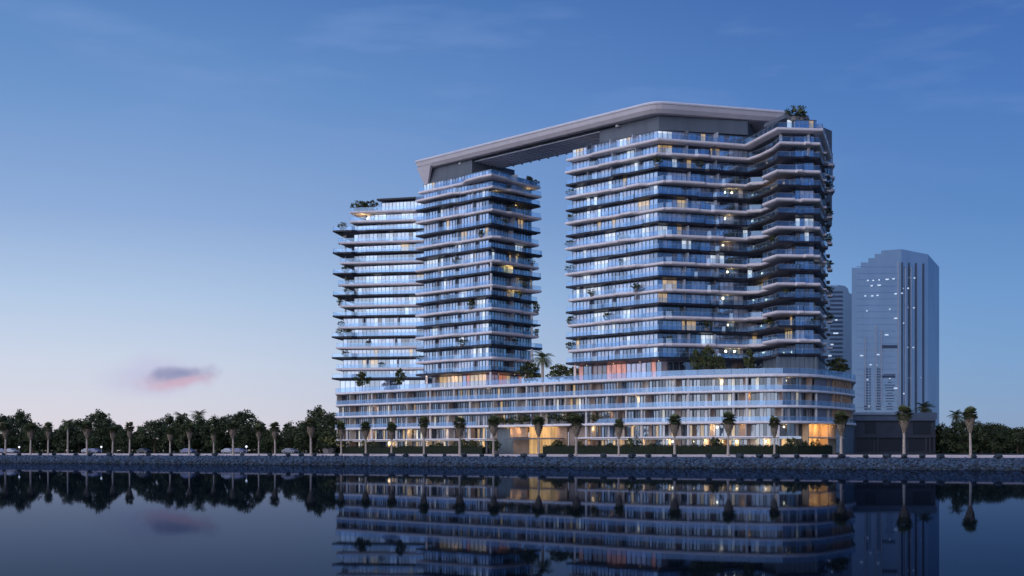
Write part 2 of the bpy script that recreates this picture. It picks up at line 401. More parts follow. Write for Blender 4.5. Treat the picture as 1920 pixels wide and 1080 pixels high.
def balustrade(root, ch, z, height=1.12, name='balustrade', m=None, rail=True):
    """glass along a chain of points"""
    mb = MB(); rl = MB()
    for a, b in zip(ch[:-1], ch[1:]):
        L = (b-a).length
        if L < .3: continue
        mb.face([(a.x, a.y, z), (b.x, b.y, z), (b.x, b.y, z+height), (a.x, a.y, z+height)])
        rl.seg(a, b, z+height, z+height+.04, .05)
        k = max(1, int(L/2.4))
        for j in range(k+1):
            p = a+(b-a)*(j/k); rl.box((p.x, p.y, z+height/2), (.05, .05, height), 0)
    o = mb.build(name, m or MRAIL, root)
    if o: sub(rl, 'handrail', MFL, o, root)

def tower(name, label, poly, front, zs, styles, offs_fn, setb, weights, seed, root_z, part_walls=True, zoff=None):
    rnd = random.Random(seed)
    c = sum(poly, Vector((0, 0)))/len(poly)
    root = empty(name, (c.x, c.y, root_z), label, 'apartment tower')
    info = []
    for k, z in enumerate(zs[:-1]):
        offs = offs_fn(k, rnd)
        pts = outline(poly, offs)
        fn = lambda d, offs=offs: outline(poly, [[(t, o-d) for t, o in e] for e in offs])
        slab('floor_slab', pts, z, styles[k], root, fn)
        info.append((z, offs))
        nz = zs[k+1]; top = nz-(.79 if k+1 < len(styles) else .4)
        facade(root, poly, front, z+.004, top, setb, weights(k), rnd)
        # balustrades follow the slab edge
        n = len(poly)
        start = 0
        ch = []
        for i in front:
            a, b = poly[i], poly[(i+1) % n]; nn = edge_n(a, b)
            e = [(t, o-.18) for t, o in offs[i]]
            corners = outline(poly, [[(t, o-.18) for t, o in x] for x in offs])
            # locate this edge's own points in the outline
            idx = 0
            for q in range(i): idx += 1+max(0, len(offs[q])-2)
            pts_e = corners[idx:idx+1+max(0, len(offs[i])-2)]
            ch += pts_e; last = corners[(idx+1+max(0, len(offs[i])-2)) % len(corners)]
        ch.append(last)
        balustrade(root, ch, z+.003)
        # party walls and columns between balconies
        if part_walls:
            for i in front:
                if len(poly) == 8 and i == 2: continue        # the fold stays open
                a, b = poly[i], poly[(i+1) % n]; L = (b-a).length; nn = edge_n(a, b); m_ = max(1, round(L/8.5))
                sb = setb[i] if isinstance(setb, list) else setb
                for j in range(1, m_+ (0)):
                    t = j/m_+rnd.uniform(-.03, .03); p = a+(b-a)*t
                    lo = min(o for _, o in offs[i])
                    q0 = p-nn*(sb-.02); q1 = p+nn*(lo-.5)
                    if (q1-q0).dot(nn) > .5: mb = MB(); mb.seg(q0, q1, z+.005, top-.005, .22, rnd.choice((0, 0, 1))); mb.build('partition_wall', [MFL, MGREY], root)
    return root, info

def v(*a): return [Vector(p) for p in a]
# tallest tower on the right
BT = [P(1062, 7.22), P(1235, 7.73), P(1400, 7.58), P(1460, 8.00), P(1537, 7.97), P(1555, 7.25), Vector((76, 360)), Vector((30, 350))]
BTz = [26.2+3.3*k for k in range(17)]+[82.0]
def bt_offs(k, rnd):
    jit = lambda a: rnd.uniform(-a, a)
    if k % 2 == 0 and k < 16:                      # dark floors: full extent, a step at the left
        o = [[(0, .5), (.30, .5), (.34, -.1), (1, -.1)], [(0, -.1), (1, -.1)], [(0, -.1), (1, .2)], [(0, .2), (1, .2)], [(0, .3), (.45, .3), (.5, -.5), (1, -.5)]]
    elif k == 16:
        o = [[(0, .4), (.28, .4), (.33, 1.0), (1, 1.0)], [(0, 1.0), (.9, .8), (1, .8)], [(0, .8), (1, .8)], [(0, .8), (1, .8)], [(0, .8), (1, .8)]]
    else:
        e = .55 if k > 5 else -.9
        t = .76+jit(.07)
        o = [[(0, .9 if k > 5 else -.2), (.28, .9 if k > 5 else -.2), (.34, .55), (t, .55), (t+.05, -1.0 if k < 14 else .6), (1, -1.0 if k < 14 else .6)],
             [(0, .1), (.08, .1), (.14, .7), (1, .7)], [(0, .7), (1, .8)], [(0, .8), (1, .8)], [(0, .2), (.5, .2), (.56, -.7), (1, -.7)]]
    # the fold: pale balconies of the wing start separately from those of the long face
    if k % 2 == 1 and k < 15:
        q_ = rnd.uniform(.05, .22); o[2] = [(0, .7), (q_, .7), (q_+.08, -1.9), (.50, -1.9), (.60, .9), (1, .9)]; o[3] = [(0, .9), (1, .9)]
    elif k < 16: o[2] = [(0, -.1), (.3, -.9), (.7, -.9), (1, .2)]
    # every floor steps a little differently
    for i in (0, 1, 3):
        if k < 16:
            t0 = rnd.uniform(.35, .6); w_ = rnd.uniform(.14, .26); d_ = rnd.choice((-.9, -.6, .55, .8)); pts_ = o[i]
            def at_(t): 
                for (ta, oa), (tb, ob) in zip(pts_[:-1], pts_[1:]):
                    if ta <= t <= tb: return oa+(ob-oa)*(t-ta)/max(1e-6, tb-ta)
                return pts_[-1][1]
            t1 = min(.93, t0+w_)
            keep = [p for p in pts_ if p[0] < t0-.001 or p[0] > t1+.001]
            o[i] = sorted(keep+[(t0, at_(t0)), (t0+.03, at_(t0)+d_), (t1-.03, at_(t1)+d_), (t1, at_(t1))])
    return o+[[(0, -.2), (1, -.2)]]*3
def bt_w(k):
    lf = {0: 1.9, 1: 2.6, 2: 2.6, 3: 3.0, 4: 1.0, 5: .15}
    if k < 3: lf[6] = .8
    rf = {0: 3.2, 1: 4.2, 2: 1.1, 3: 1.3, 4: .55, 5: .3, 7: .4}
    cf = {0: 7, 7: 2, 5: .6, 3: .4, 2: .3}
    return {0: lf, 1: rf, 2: cf, 3: rf, 4: rf}
bt, bt_info = tower('apartment_tower', 'tallest balcony tower with folded front under the right end of the roof canopy',
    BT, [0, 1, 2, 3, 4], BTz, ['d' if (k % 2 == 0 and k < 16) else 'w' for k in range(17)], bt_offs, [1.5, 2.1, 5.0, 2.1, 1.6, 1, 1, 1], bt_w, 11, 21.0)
# middle tower
MT = [P(784, 6.42), P(921, 6.81), P(1012, 6.52), Vector((-13, 394)), ]
MTz = [Zof(y, 6.81) for y in (693, 668, 644, 620, 598, 575, 552, 532, 507, 486, 462, 441, 417, 390, 366, 347, 329)]+[81.6]
def mt_offs(k, rnd):
    lowR = 0.0 if k > 2 else -2.0
    if k % 2 == 0 and k < 15:
        o = [[(0, .6), (.48, .6), (.55, -.2), (1, -.2)], [(0, -.1), (.96, .5), (1, .5)]]
        if k == 6: o = [[(0, .6), (1, 0)], [(0, 0), (.5, .6), (.56, -.8), (1, -.8)]]
    elif k == 16:
        o = [[(0, -.4), (.60, -.4), (.72, 1.6), (.9, 2.1), (1, 2.0)], [(0, 2.0), (.25, 1.6), (.4, .5), (1, .5)]]
    else:
        o = [[(0, .8), (.55, .8), (.62, -.3), (1, -.3)], [(0, -.1), (.1, .6), (.6, .6), (.68, -.2), (1, -.2)]]
        if k in (7, 15, 13): o[1] = [(0, .2), (1, 1.0)]
    e2 = -.1 if k > 2 else -2.2
    for i in (0, 1):
        if k < 16 and len(o[i]) > 2:
            j = rnd.uniform(-.08, .06); d_ = rnd.uniform(-.6, .9)
            o[i] = [o[i][0]]+[(t+j, v_+(d_ if n_ % 2 == 0 else 0)) for n_, (t, v_) in enumerate(o[i][1:-1])]+[o[i][-1]]
        elif k < 16: o[i] = [o[i][0], (.3, o[i][0][1]), (.36, o[i][0][1]+.7), (.6, o[i][0][1]+.7), (.66, o[i][0][1]), o[i][-1]]
    return o+[[(0, e2), (1, e2)], [(0, .1 if k % 2 else .9), (1, .5)]]
def mt_w(k):
    lf = {0: 1.9, 1: 2.6, 2: 2.6, 3: 3.0, 4: 1.0, 5: .15}
    if k < 4: lf[6] = 1.3
    rf = {0: 3.2, 1: 3, 2: .8, 3: 1.6, 4: .3, 5: .2, 7: .6}
    if k < 4: rf[6] = .7
    return {0: lf, 1: rf}
mt, mt_info = tower('apartment_tower', 'middle balcony tower under the left end of the roof canopy',
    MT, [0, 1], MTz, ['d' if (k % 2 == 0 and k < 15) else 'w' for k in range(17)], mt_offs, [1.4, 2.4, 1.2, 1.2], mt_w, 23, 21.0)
# left tower
LT = [P(630, 5.98), P(800, 6.05), Vector((-19, 426)), Vector((-50, 428))]
LTz = [Zof(y, 6.0) for y in (708, 690, 669, 650, 630, 612, 591, 572, 552, 532, 511, 491, 472, 453, 431)]+[Zof(414, 6.0)]
def lt_offs(k, rnd):
    if k % 2 == 0:
        o = [[(0, .6), (.18, .6), (.23, -.5), (.3, -.5), (.34, 0), (1, 0)]]
    else:
        a = rnd.choice((.0, .25, .38)) if k > 6 else 0
        o = [[(0, .5), (a+.03, .5), (a+.08, .5), (1, .5)]]
    l = (.9 if k % 2 == 0 else (-.4 if k < 5 else -1.3))
    if k < 6: l += .3
    return o+[[(0, 0), (1, 0)], [(0, 0), (1, 0)], [(0, l), (1, l)]]
def lt_w(k):
    lf = {0: 2.8, 1: 3.8, 2: .9, 3: 1.7, 4: .7, 5: .12, 7: .3}
    if k < 9: lf[6] = 1.6
    return {0: lf}
# glass line of the upper floors starts further right: the corner is an open terrace
lt, lt_info = tower('apartment_tower', 'leftmost and lowest balcony tower with planted terraces at its left corner',
    LT, [0], LTz[:7], ['d' if k % 2 == 0 else 'w' for k in range(7)], lt_offs, [1.2, 1, 1, 2.0], lt_w, 31, 21.0)
def lt_upper():
    rnd = random.Random(5)
    ig = [P(660, 5.97), LT[1], LT[2], Vector((-46, 428))]
    zs = LTz[6:]
    for k, z in enumerate(zs[:-1]):
        kk = k+6
        if kk > 5:
            offs = lt_offs(kk, rnd)
            fn = lambda d, offs=offs: outline(LT, [[(t, o-d) for t, o in e] for e in offs])
            slab('floor_slab', fn(0), z, 'd' if kk % 2 == 0 else 'w', lt, fn)
            r = outline(LT, [[(t, o-.18) for t, o in e] for e in offs]); m = 1+len(offs[0])-2
            balustrade(lt, [r[-1]]+r[:m+1], z+.003)
        facade(lt, ig, [0, 3], z+.004, zs[k+1]-.79, [1.2, 1, 1, .4], {0: lt_w(kk)[0], 3: {0: 3, 1: 2, 5: .5}}, rnd)
        mb = MB(); p = P(648, 5.93); mb.tube([(p.x, p.y, z+.005), (p.x, p.y, zs[k+1]-.7)], .28, 10); mb.build('column', MFL, lt)
    # two top floors, stepped back from the left
    t1 = [P(662, 5.97), P(800, 6.05), LT[2], Vector((-44, 428))]
    for z, zz, lo in ((Zof(414, 6.0), Zof(396, 6.0), 0), (Zof(396, 6.0), Zof(375, 6.0), 1)):
        q = [P(659, 5.99), t1[1], t1[2], t1[3]]
        fn = lambda d: outline(q, [[(0, .5-d), (1, .5-d)]]*4)
        o = slab('floor_slab', fn(0), z, 'w', lt, fn)
        r = fn(.18); balustrade(lt, [r[3], r[0], r[1]], z+.003)
        g = [P(680 if lo == 0 else 709, 5.98), t1[1], t1[2], Vector((-30, 428))]
        facade(lt, g, [0, 3], z+.004, zz-(.79 if lo == 0 else .5), .8, {0: {0: 1, 1: 3, 3: 3, 2: 1, 4: .4}, 3: {0: 1, 1: 1}}, rnd)
    q = [P(708, 5.99), t1[1], t1[2], Vector((-30, 428))]
    fn = lambda d: outline(q, [[(0, .2-d), (1, .2-d)]]*4)
    mb = MB(); zt = Zof(372, 6.0); mb.rings([lift(fn(.3), zt-.7), lift(fn(0), zt-.5), lift(fn(0), zt)]); mb.build('roof', MD, lt)
lt_upper()

# recessed lobby level of each tower, between the podium roof and the first slab
def lobby(root, poly, front, setb, w, z1, seed, cols):
    rnd = random.Random(seed)
    facade(root, poly, front, 21.01, z1-.78, setb, w, rnd, bay=1.6)
    for p in cols:
        mb = MB(); mb.tube([(p.x, p.y, 21.0), (p.x, p.y, z1-.6)], .32, 12); mb.build('column', MCOLW, root)
lobby(bt, BT, [0, 1, 2], [4.0, 4.0, 4, 3, 3, 1, 1, 1], {0: {8: 3, 7: 1, 5: .8, 6: 1, 0: .6}, 1: {7: 2, 0: 3, 8: .4}, 2: {0: 3, 7: 1}}, BTz[0], 41, [P(1078, 7.25)])
lobby(mt, MT, [0, 1], [3.2, 5.0, 3, 3], {0: {5: 2, 9: 1.2, 8: 1.6, 7: 1, 3: 1, 6: 1}, 1: {8: 3, 6: 1, 5: 1}}, MTz[0], 42, [P(920, 6.79), P(800, 6.48), P(985, 6.6)])
lobby(lt, LT, [0], [1.2, 1, 1, 1], {0: {1: 3, 0: 3, 3: 2, 7: 1}}, LTz[0], 43, [])
# vertical grey panels closing the base of the tallest tower's wing
mb = MB(); a, b = P(1458, 8.0), P(1537, 7.97); nn = edge_n(a, b)
for j in range(9):
    p, q = a+(b-a)*(j/9), a+(b-a)*((j+.93)/9); mb.seg(p, q, 21.0, BTz[0]-.75, .4, 0, off=-.9-.0*(j % 2))
a, b = P(1537, 7.97), P(1553, 7.3)
for j in range(5):
    p, q = a+(b-a)*(j/5), a+(b-a)*((j+.9)/5); mb.seg(p, q, 21.0, BTz[0]-.75, .4, 0, off=-.9)
a, b = P(1415, 7.66), P(1458, 8.0)
for j in range(5):
    p, q = a+(b-a)*(j/5), a+(b-a)*((j+.9)/5); mb.seg(p, q, 21.0, BTz[0]-.75, .4, 0, off=-2.4)
mb.build('panel_wall', MTEAL, bt)
# tower tops
def prism(name, pts, z0, z1, m, root):
    mb = MB(); mb.rings([lift(pts, z0), lift(pts, z1)]); return mb.build(name, m, root)
q = [P(1124, 7.34), P(1235, 7.66), P(1402, 7.54), Vector((66, 338)), Vector((34, 342))]
prism('parapet_wall', q, 81.9, 85.3, MGREY, bt)
q2 = inset(q, .8)
mb = MB(); mb.rings([lift(inset(BT, 1.4), 78.0), lift(inset(BT, 1.4), 78.6)]); mb.build('roof', MGREY, bt)
# wing top: one more pale terrace floor and the dark rear block
wt = [P(1412, 7.70), P(1462, 8.00), P(1535, 7.96), P(1548, 7.4), Vector((70, 340))]
prism('penthouse_wall', inset(wt, 2.5), 82.0, 82.9, MGREY, bt)
facade(bt, BT, [2, 3], 79.02, 82.0, [1, 1, 3.6, 3.4, 1, 1, 1, 1], {2: {0: 3, 1: 1}, 3: {1: 3, 0: 2, 4: .3}}, random.Random(9))
rb = [P(1500, 7.5), P(1560, 7.2), Vector((86, 355)), Vector((70, 358))]
prism('rear_block', rb, 62.0, 86.6, MGREY, bt)
for k in range(14, 17):
    z = BTz[k]; q = outline(rb, [[(0, .2), (1, .2)], [(0, .9), (1, .9)], [(0, 0), (1, 0)], [(0, 0), (1, 0)]])
    prism('floor_slab', q, z-1.4, z-.8, MW, bt)
    facade(bt, rb, [0, 1], z-.78, z+1.85, -.06, {0: {0: 3, 1: 4}, 1: {0: 3, 1: 3}}, random.Random(k))
for k, x in ((15, 1464), (15, 1516), (14, 1516)):
    p = P(x, 7.93); mb = MB(); mb.tube([(p.x, p.y, BTz[k]), (p.x, p.y, BTz[k+1]-.7)], .4, 10); mb.build('column', MCOLW, bt)
for k, x, s_ in ((8, 921, 6.79), (7, 921, 6.79), (6, 921, 6.79), (8, 996, 6.55), (7, 996, 6.55), (4, 997, 6.55), (3, 997, 6.55), (1, 997, 6.6)):
    p = P(x, s_); mb = MB(); mb.tube([(p.x, p.y, MTz[k]), (p.x, p.y, MTz[k+1]-.7)], .33, 10); mb.build('column', MCOLW, mt)
# middle tower plant wall under the canopy
q = [P(806, 6.43), P(885, 6.66), P(965, 6.42), Vector((-14, 389))]
prism('parapet_wall', q, MTz[-1]-.2, 85.3, MGREY, mt)
q = [P(1460-0, 7.0)]
mb = MB(); mb.rings([lift(inset(MT, 1.4), 78.2), lift(inset(MT, 1.4), MTz[16]-.2)]); mb.build('roof', MGREY, mt)

# side slabs poking out of the tallest tower's right flank, small pale balconies
for k in range(0, 16):
    z = BTz[k]; a, b = BT[4], BT[5]; nn = edge_n(a, b)
    for t, w, c in ((.28, 3.2, 0), (.72, 3.8, 1)):
        p = a+(b-a)*(t+.06*(k % 2)); ext = 1.0 if (k+c) % 2 == 0 else .5
        mb = MB(); u = (b-a).normalized()
        pts = [p-u*w/2, p-u*w/2+nn*(ext+.4), p+u*w/2+nn*(ext+.1), p+u*w/2]
        pts = [pts[0], pts[1], pts[2], pts[3]]
        mb.rings([lift(pts, z-.5), lift(pts, z-.05)]); mb.build('side_balcony', MW if k % 2 else MD, bt)

# ------------------------------------------------------------------ roof canopy
def canopy():
    P0, P1, P2 = P(779, 6.41), P(1228, 7.74), P(1486, 7.50)
    u1 = (P1-P0).normalized(); n1 = Vector((-u1.y, u1.x)); u2 = (P2-P1).normalized(); n2 = Vector((-u2.y, u2.x))
    if n1.y < 0: n1 = -n1
    if n2.y < 0: n2 = -n2
    w = 17
    inner = isect(P0+n1*w, u1, P1+n2*w, u2)
    poly = [P0]
    for t in (0, .25, .5, .75, 1):                       # rounded front corner
        c = P1; a = P1-u1*3.5; b = P1+u2*3.5
        poly.append(a*(1-t)**2+c*2*t*(1-t)+b*t**2)
    for t in (0, .33, .66, 1):
        a = P2-u2*2.5; b = P2+n2*2.5
        poly.append(a*(1-t)**2+P2*2*t*(1-t)+b*t**2)
    poly += [P2+n2*w, inner, P0+n1*w]
    c = (P0+P1)/2
    root = empty('roof_canopy', (c.x, c.y, 85.2), 'long pale flat roof canopy bridging the tops of the middle and tallest towers', 'roof canopy')
    f = lambda d: inset(poly, d)
    mb = MB(); mb.rings([lift(f(2.0), 85.45), lift(f(1.0), 85.6), lift(f(.3), 86.5), lift(f(.05), 87.6)], cap=False)
    mb.f.append(tuple(reversed(range(len(poly))))); mb.m.append(0)
    mb.build('fascia', MCAN, root)
    mb = MB(); mb.rings([lift(f(-.12), 87.6), lift(f(-.2), 87.9), lift(f(.1), 88.25), lift(f(.9), 88.5)]); mb.build('rim', MCANR, root)
    # louvred soffit over the gap between the two towers
    la = 17.0; lb = (P1-P0).length-14
    s0 = P0+u1*la; s1 = P0+u1*lb
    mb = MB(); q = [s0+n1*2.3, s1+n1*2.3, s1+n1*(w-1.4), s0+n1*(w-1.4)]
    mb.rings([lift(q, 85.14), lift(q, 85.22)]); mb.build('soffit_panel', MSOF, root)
    n = 17
    for i in range(1, 9):
        t = i/9; a = s0+n1*(2.3+t*(w-3.9)); b = s1+n1*(2.3+t*(w-3.9))
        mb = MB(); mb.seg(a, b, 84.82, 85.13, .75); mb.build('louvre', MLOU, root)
    for i in range(n):
        p = s0+(s1-s0)*((i+.5)/n)+n1*(w-2.0)
        mb = MB(); mb.tube([(p.x, p.y, 84.72), (p.x, p.y, 85.1)], .28, 8); mb.build('downlight', MFL, root)
    for t in (0, 1):
        mb = MB(); a = s0 if t == 0 else s1; mb.seg(a+n1*2.0, a+n1*(w-1.2), 84.75, 85.2, .7); mb.build('edge_beam', MCAN, root)
    # folded fin at the left end
    mb = MB()
    top = [P0+u1*.3+n1*.2, P0+u1*6.5+n1*.2, P0+u1*6.5+n1*1.0, P0+u1*1.6+n1*1.0, P0+u1*1.6+n1*8, P0+u1*.3+n1*8]
    bot = [P0+u1*2.4+n1*1.6, P0+u1*3.4+n1*1.6, P0+u1*3.4+n1*2.2, P0+u1*3.0+n1*2.2, P0+u1*3.0+n1*4, P0+u1*2.4+n1*4]
    mb.rings([lift(bot, 80.7), lift(top, 85.9)]); mb.build('end_fin', MCAN, root)
    return P0, u1, n1
canopy()

# ------------------------------------------------------------------ podium
ctrl = [(629, 6.17), (640, 6.20), (818, 6.70), (1000, 7.20), (1200, 7.78), (1260, 7.93), (1320, 8.03), (1400, 8.14), (1460, 8.20), (1500, 8.18), (1535, 8.08), (1568, 7.88), (1596, 7.62), (1604, 7.45), (1600, 7.2)]
class Path:
    def __init__(s, pts):
        # Catmull-Rom smoothing
        out = []
        n = len(pts)
        for i in range(n-1):
            p0, p1, p2, p3 = pts[max(i-1, 0)], pts[i], pts[i+1], pts[min(i+2, n-1)]
            steps = max(2, int((p2-p1).length/3))
            for j in range(steps):
                t = j/steps
                out.append(.5*((2*p1)+(p2-p0)*t+(2*p0-5*p1+4*p2-p3)*t*t+(-p0+3*p1-3*p2+p3)*t**3))
        out.append(pts[-1]); s.p = out
        s.d = [0]
        for a, b in zip(out[:-1], out[1:]): s.d.append(s.d[-1]+(b-a).length)
        s.L = s.d[-1]
    def at(s, d, off=0):
        d = max(0, min(s.L, d)); i = 0
        while i < len(s.d)-2 and s.d[i+1] < d: i += 1
        t = (d-s.d[i])/max(1e-6, s.d[i+1]-s.d[i]); p = s.p[i].lerp(s.p[i+1], t)
        j0, j1 = max(0, i-1), min(len(s.p)-1, i+2); n = edge_n(s.p[j0], s.p[j1])
        return p+n*off
    def chain(s, a, b, off, step=3.0):
        k = max(1, round((b-a)/step)); return [s.at(a+(b-a)*i/k, off) for i in range(k+1)]
    def find(s, x):                                      # arclength where the path crosses bearing x
        best = min(range(len(s.p)), key=lambda i: abs(960+s.p[i].x/s.p[i].y*F-x)); return s.d[best]
PA = Path([P(*c) for c in ctrl])
PBACK = [Vector((92, 345)), Vector((70, 385)), Vector((-30, 455)), Vector((-58, 440))]
pc = PA.at(PA.L/2, -15)
pod = empty('podium_building', (pc.x, pc.y, GZ), 'long curved five storey podium building with pale balcony bands under all three towers', 'building')
FZ = [GZ, 6.7, 10.2, 13.8, 17.35, 21.0]
def band(z, th, off, a=0, b=None, m=MWP, name='floor_slab', back=True, lip=.12):
    b = PA.L if b is None else b
    ch = lambda o: PA.chain(a, b, o)
    bk = PBACK if back else [PA.at(b, -9), PA.at(a, -9)]
    if not back: bk = PA.chain(a, b, -5)[::-1]
    mb = MB()
    r = [lift(ch(off-.4)+bk, z-th), lift(ch(off-.05)+bk, z-th+.1), lift(ch(off)+bk, z-th+.2), lift(ch(off)+bk, z-.12), lift(ch(off-.1)+bk, z)]
    mb.rings(r); return mb.build(name, m, pod)
band(21.0, .72, .15)
band(17.35, .58, .0); band(13.8, .60, .1)
xr = PA.find(1524)
band(10.2, .66, .25)
d925, d1090, d1452 = PA.find(925), PA.find(1090), PA.find(1452)
band(6.7, .45, .3, PA.find(634), d925-2, back=False); band(6.7, .45, .3, d1090-3, d1452, back=False)
MBR = [MBEIGE, MSTONE, MWOOD, MGREY]
rnd = random.Random(77)
BAY = PA.L/24.0
def bay_pt(d, off): return PA.at(d, off)
def podium_floor(f):
    z0, z1 = FZ[f]+.004, FZ[f+1]-(.74 if f == 4 else .68 if f == 2-0 or f == 1 else .6)
    SB = -2.3
    for b in range(24):
        d0, d1 = b*BAY, (b+1)*BAY
        mid = (d0+d1)/2; xm = 960+bay_pt(mid, 0).x/bay_pt(mid, 0).y*F
        if f <= 1 and 928 < xm < 1085: continue
        if f <= 1 and xm > 1520: continue
        # panels: walls and glazing of varied widths
        n = 9; cuts = [d0+(d1-d0)*i/n for i in range(n+1)]
        pat = rnd.choice(('wggcggggd', 'ggggcgdww', 'cggggggww', 'ggdgggcgw', 'wwggggcgg', 'ggcdgggcw', 'wdggggcgc', 'gcggdggcg'))
        if xm > 1480: pat = rnd.choice(('gggggcggg', 'ggcgggggd', 'gggggggww'))
        mb = MB(); fr = MB(); wall = MB()
        for i, ch in enumerate(pat):
            p, q = bay_pt(cuts[i], SB), bay_pt(cuts[i+1], SB)
            if ch == 'w':
                wall.seg(p, q, z0, z1, .3, rnd.choice((0, 0, 1)) if xm < 1490 else 3, off=.1)
                continue
            warm = f <= 1
            if ch == 'c': k = pick({2: 4, 3: 3, 4: 1.4, 5: (.9 if not warm else 1.5)}, rnd)
            elif ch == 'd': k = 0
            else: k = pick({0: 3, 1: 2.6, 3: 1.5, 7: 1.2 if xm < 1400 else .4, 2: .6, 5: (.2 if not warm else 1.9), 4: (.25 if not warm else .5)}, rnd)
            mb.face([(p.x, p.y, z0), (q.x, q.y, z0), (q.x, q.y, z1), (p.x, p.y, z1)], k)
            fr.seg(p, p+(q-p)*.09, z0, z1, .14, off=.08)
        pa, pb = bay_pt(d0, SB), bay_pt(d1, SB)
        fr.seg(pa, pb, z1-.2, z1-.01, .12, off=.0+.12)
        o = mb.build('window', GP, pod); sub(fr, 'window_frame', MFR, o, pod)
        wall.build('wall', MBR, pod); wall = MB()
        # party fin between apartments
        if rnd.random() < .8:
            p = bay_pt(d0, SB); q = bay_pt(d0, -.55); wall.seg(p, q, z0, z1, .28, rnd.choice((0, 1, 1))); wall.build('partition_wall', MBR, pod)
for f in range(5): podium_floor(f)
# podium balustrades
for z, off in ((21.0, -.05), (17.35, -.2), (13.8, -.1)):
    balustrade(pod, PA.chain(0, PA.L, off, 4), z+.003, 1.25 if z > 20 else 1.1, m=MRAILP)
balustrade(pod, PA.chain(0, PA.find(900), .05, 4), 10.203, 1.0, m=MRAILP)
balustrade(pod, PA.chain(PA.find(1110), PA.L, .05, 4), 10.203, 1.0, m=MRAILP)
# pale round columns at the slab edge
for x, fl in ((649, (0, 1)), (700, (1, 4)), (737, (0, 1)), (800, (2, 3)), (798, (4,)), (808, (1,)), (877, (0, 1, 3)), (852, (4,)), (990, (3, 4)), (1019, (3, 4)), (1028, (4,)), (1040, (3,)), (1100, (0, 1, 2, 3)), (1144, (3,)),
              (1168, (2, 3)), (1205, (0, 1, 2)), (1296, (0, 1, 2, 3, 4)), (1365, (2, 3)), (1411, (2, 3, 4)), (1453, (0,)), (1470, (1,)), (1536, (3, 2))):
    d = PA.find(x)
    for f in fl:
        p = PA.at(d, -.7); mb = MB(); mb.tube([(p.x, p.y, FZ[f]), (p.x, p.y, FZ[f+1]-.55)], .27 if f > 1 else .33, 10); mb.build('column', MCOLW, pod)
# wooden fins and grey walls round the right-hand corner
for f in (2, 3, 4):
    a, b = PA.find(1535), PA.find(1566)
    mb = MB()
    for c0, c1 in zip(PA.chain(a, b, -1.2, 2)[:-1], PA.chain(a, b, -1.2, 2)[1:]): mb.seg(c0, c1, FZ[f]+.01, FZ[f+1]-.62, .3)
    mb.build('corner_wall', mat('taupe_panel', (.24, .24, .27), .7, .08, .5) if f == 2 else bpy.data.materials['taupe_panel'], pod)
    for i in range(7):
        d = PA.find(1570)+i*2.1
        if d > PA.L: break
        p = PA.at(d, -.9); q = PA.at(min(PA.L, d+.1), -.9); mb = MB(); nn = edge_n(p, q)
        mb.box((p.x, p.y, (FZ[f]+FZ[f+1])/2-.3), (.5, 1.0, FZ[f+1]-FZ[f]-.62), math.atan2(nn.y, nn.x)+math.pi/2); mb.build('wood_fin', MWOOD, pod)
    mb = MB(); c = PA.chain(PA.find(1566), PA.L, -2.6, 2)
    for c0, c1 in zip(c[:-1], c[1:]): mb.seg(c0, c1, FZ[f]+.01, FZ[f+1]-.62, .2)
    mb.build('corner_wall', MGREY, pod)
# double height lit entrance
def seg_chain(mb, x0, x1, off, z0, z1, t, m=0):
    c = PA.chain(PA.find(x0), PA.find(x1), off, 2)
    for a, b in zip(c[:-1], c[1:]): mb.seg(a, b, z0, z1, t, m)
mb = MB(); seg_chain(mb, 924, 954, -2.2, GZ, 9.5, .3, 0); mb.build('entrance_wall', [MTEAL, MBEIGE], pod)
mb = MB(); seg_chain(mb, 1058, 1092, -2.2, GZ, 9.5, .3, 1); mb.build('entrance_wall', [MTEAL, MBEIGE], pod)
mb = MB(); seg_chain(mb, 955, 988, -1.0, 6.9, 9.5, .5, 0); mb.build('entrance_panel', MWOOD, pod)
mb = MB(); seg_chain(mb, 955, 986, -2.0, GZ, 6.9, .3, 0); mb.build('entrance_panel', mat('brown_stone', (.26, .19, .14), .7, .15, .5), pod)
mb = MB(); seg_chain(mb, 1036, 1058, -1.6, GZ, 9.5, .4, 0); mb.build('entrance_panel', MWOOD, pod)
mb = MB(); d0, d1 = PA.find(986), PA.find(1036)
for i in range(10):
    p, q = PA.at(d0+(d1-d0)*i/10, -1.8), PA.at(d0+(d1-d0)*(i+1)/10, -1.8)
    mb.face([(p.x, p.y, GZ), (q.x, q.y, GZ), (q.x, q.y, 9.5), (p.x, p.y, 9.5)], 9)
o = mb.build('entrance_glazing', G, pod)
fr = MB()
for i in range(21):
    p = PA.at(d0+(d1-d0)*i/20, -1.6); fr.box((p.x, p.y, (GZ+9.5)/2), (.12, .25, 9.5-GZ-.02), 0)
seg_chain(fr, 986, 1036, -1.5, 6.3, 6.75, .3)
sub(fr, 'entrance_frame', MWOOD, o, pod)
mb = MB(); seg_chain(mb, 955, 1058, .6, 6.35, 6.6, 2.2); mb.build('entrance_canopy', MGREY, pod)
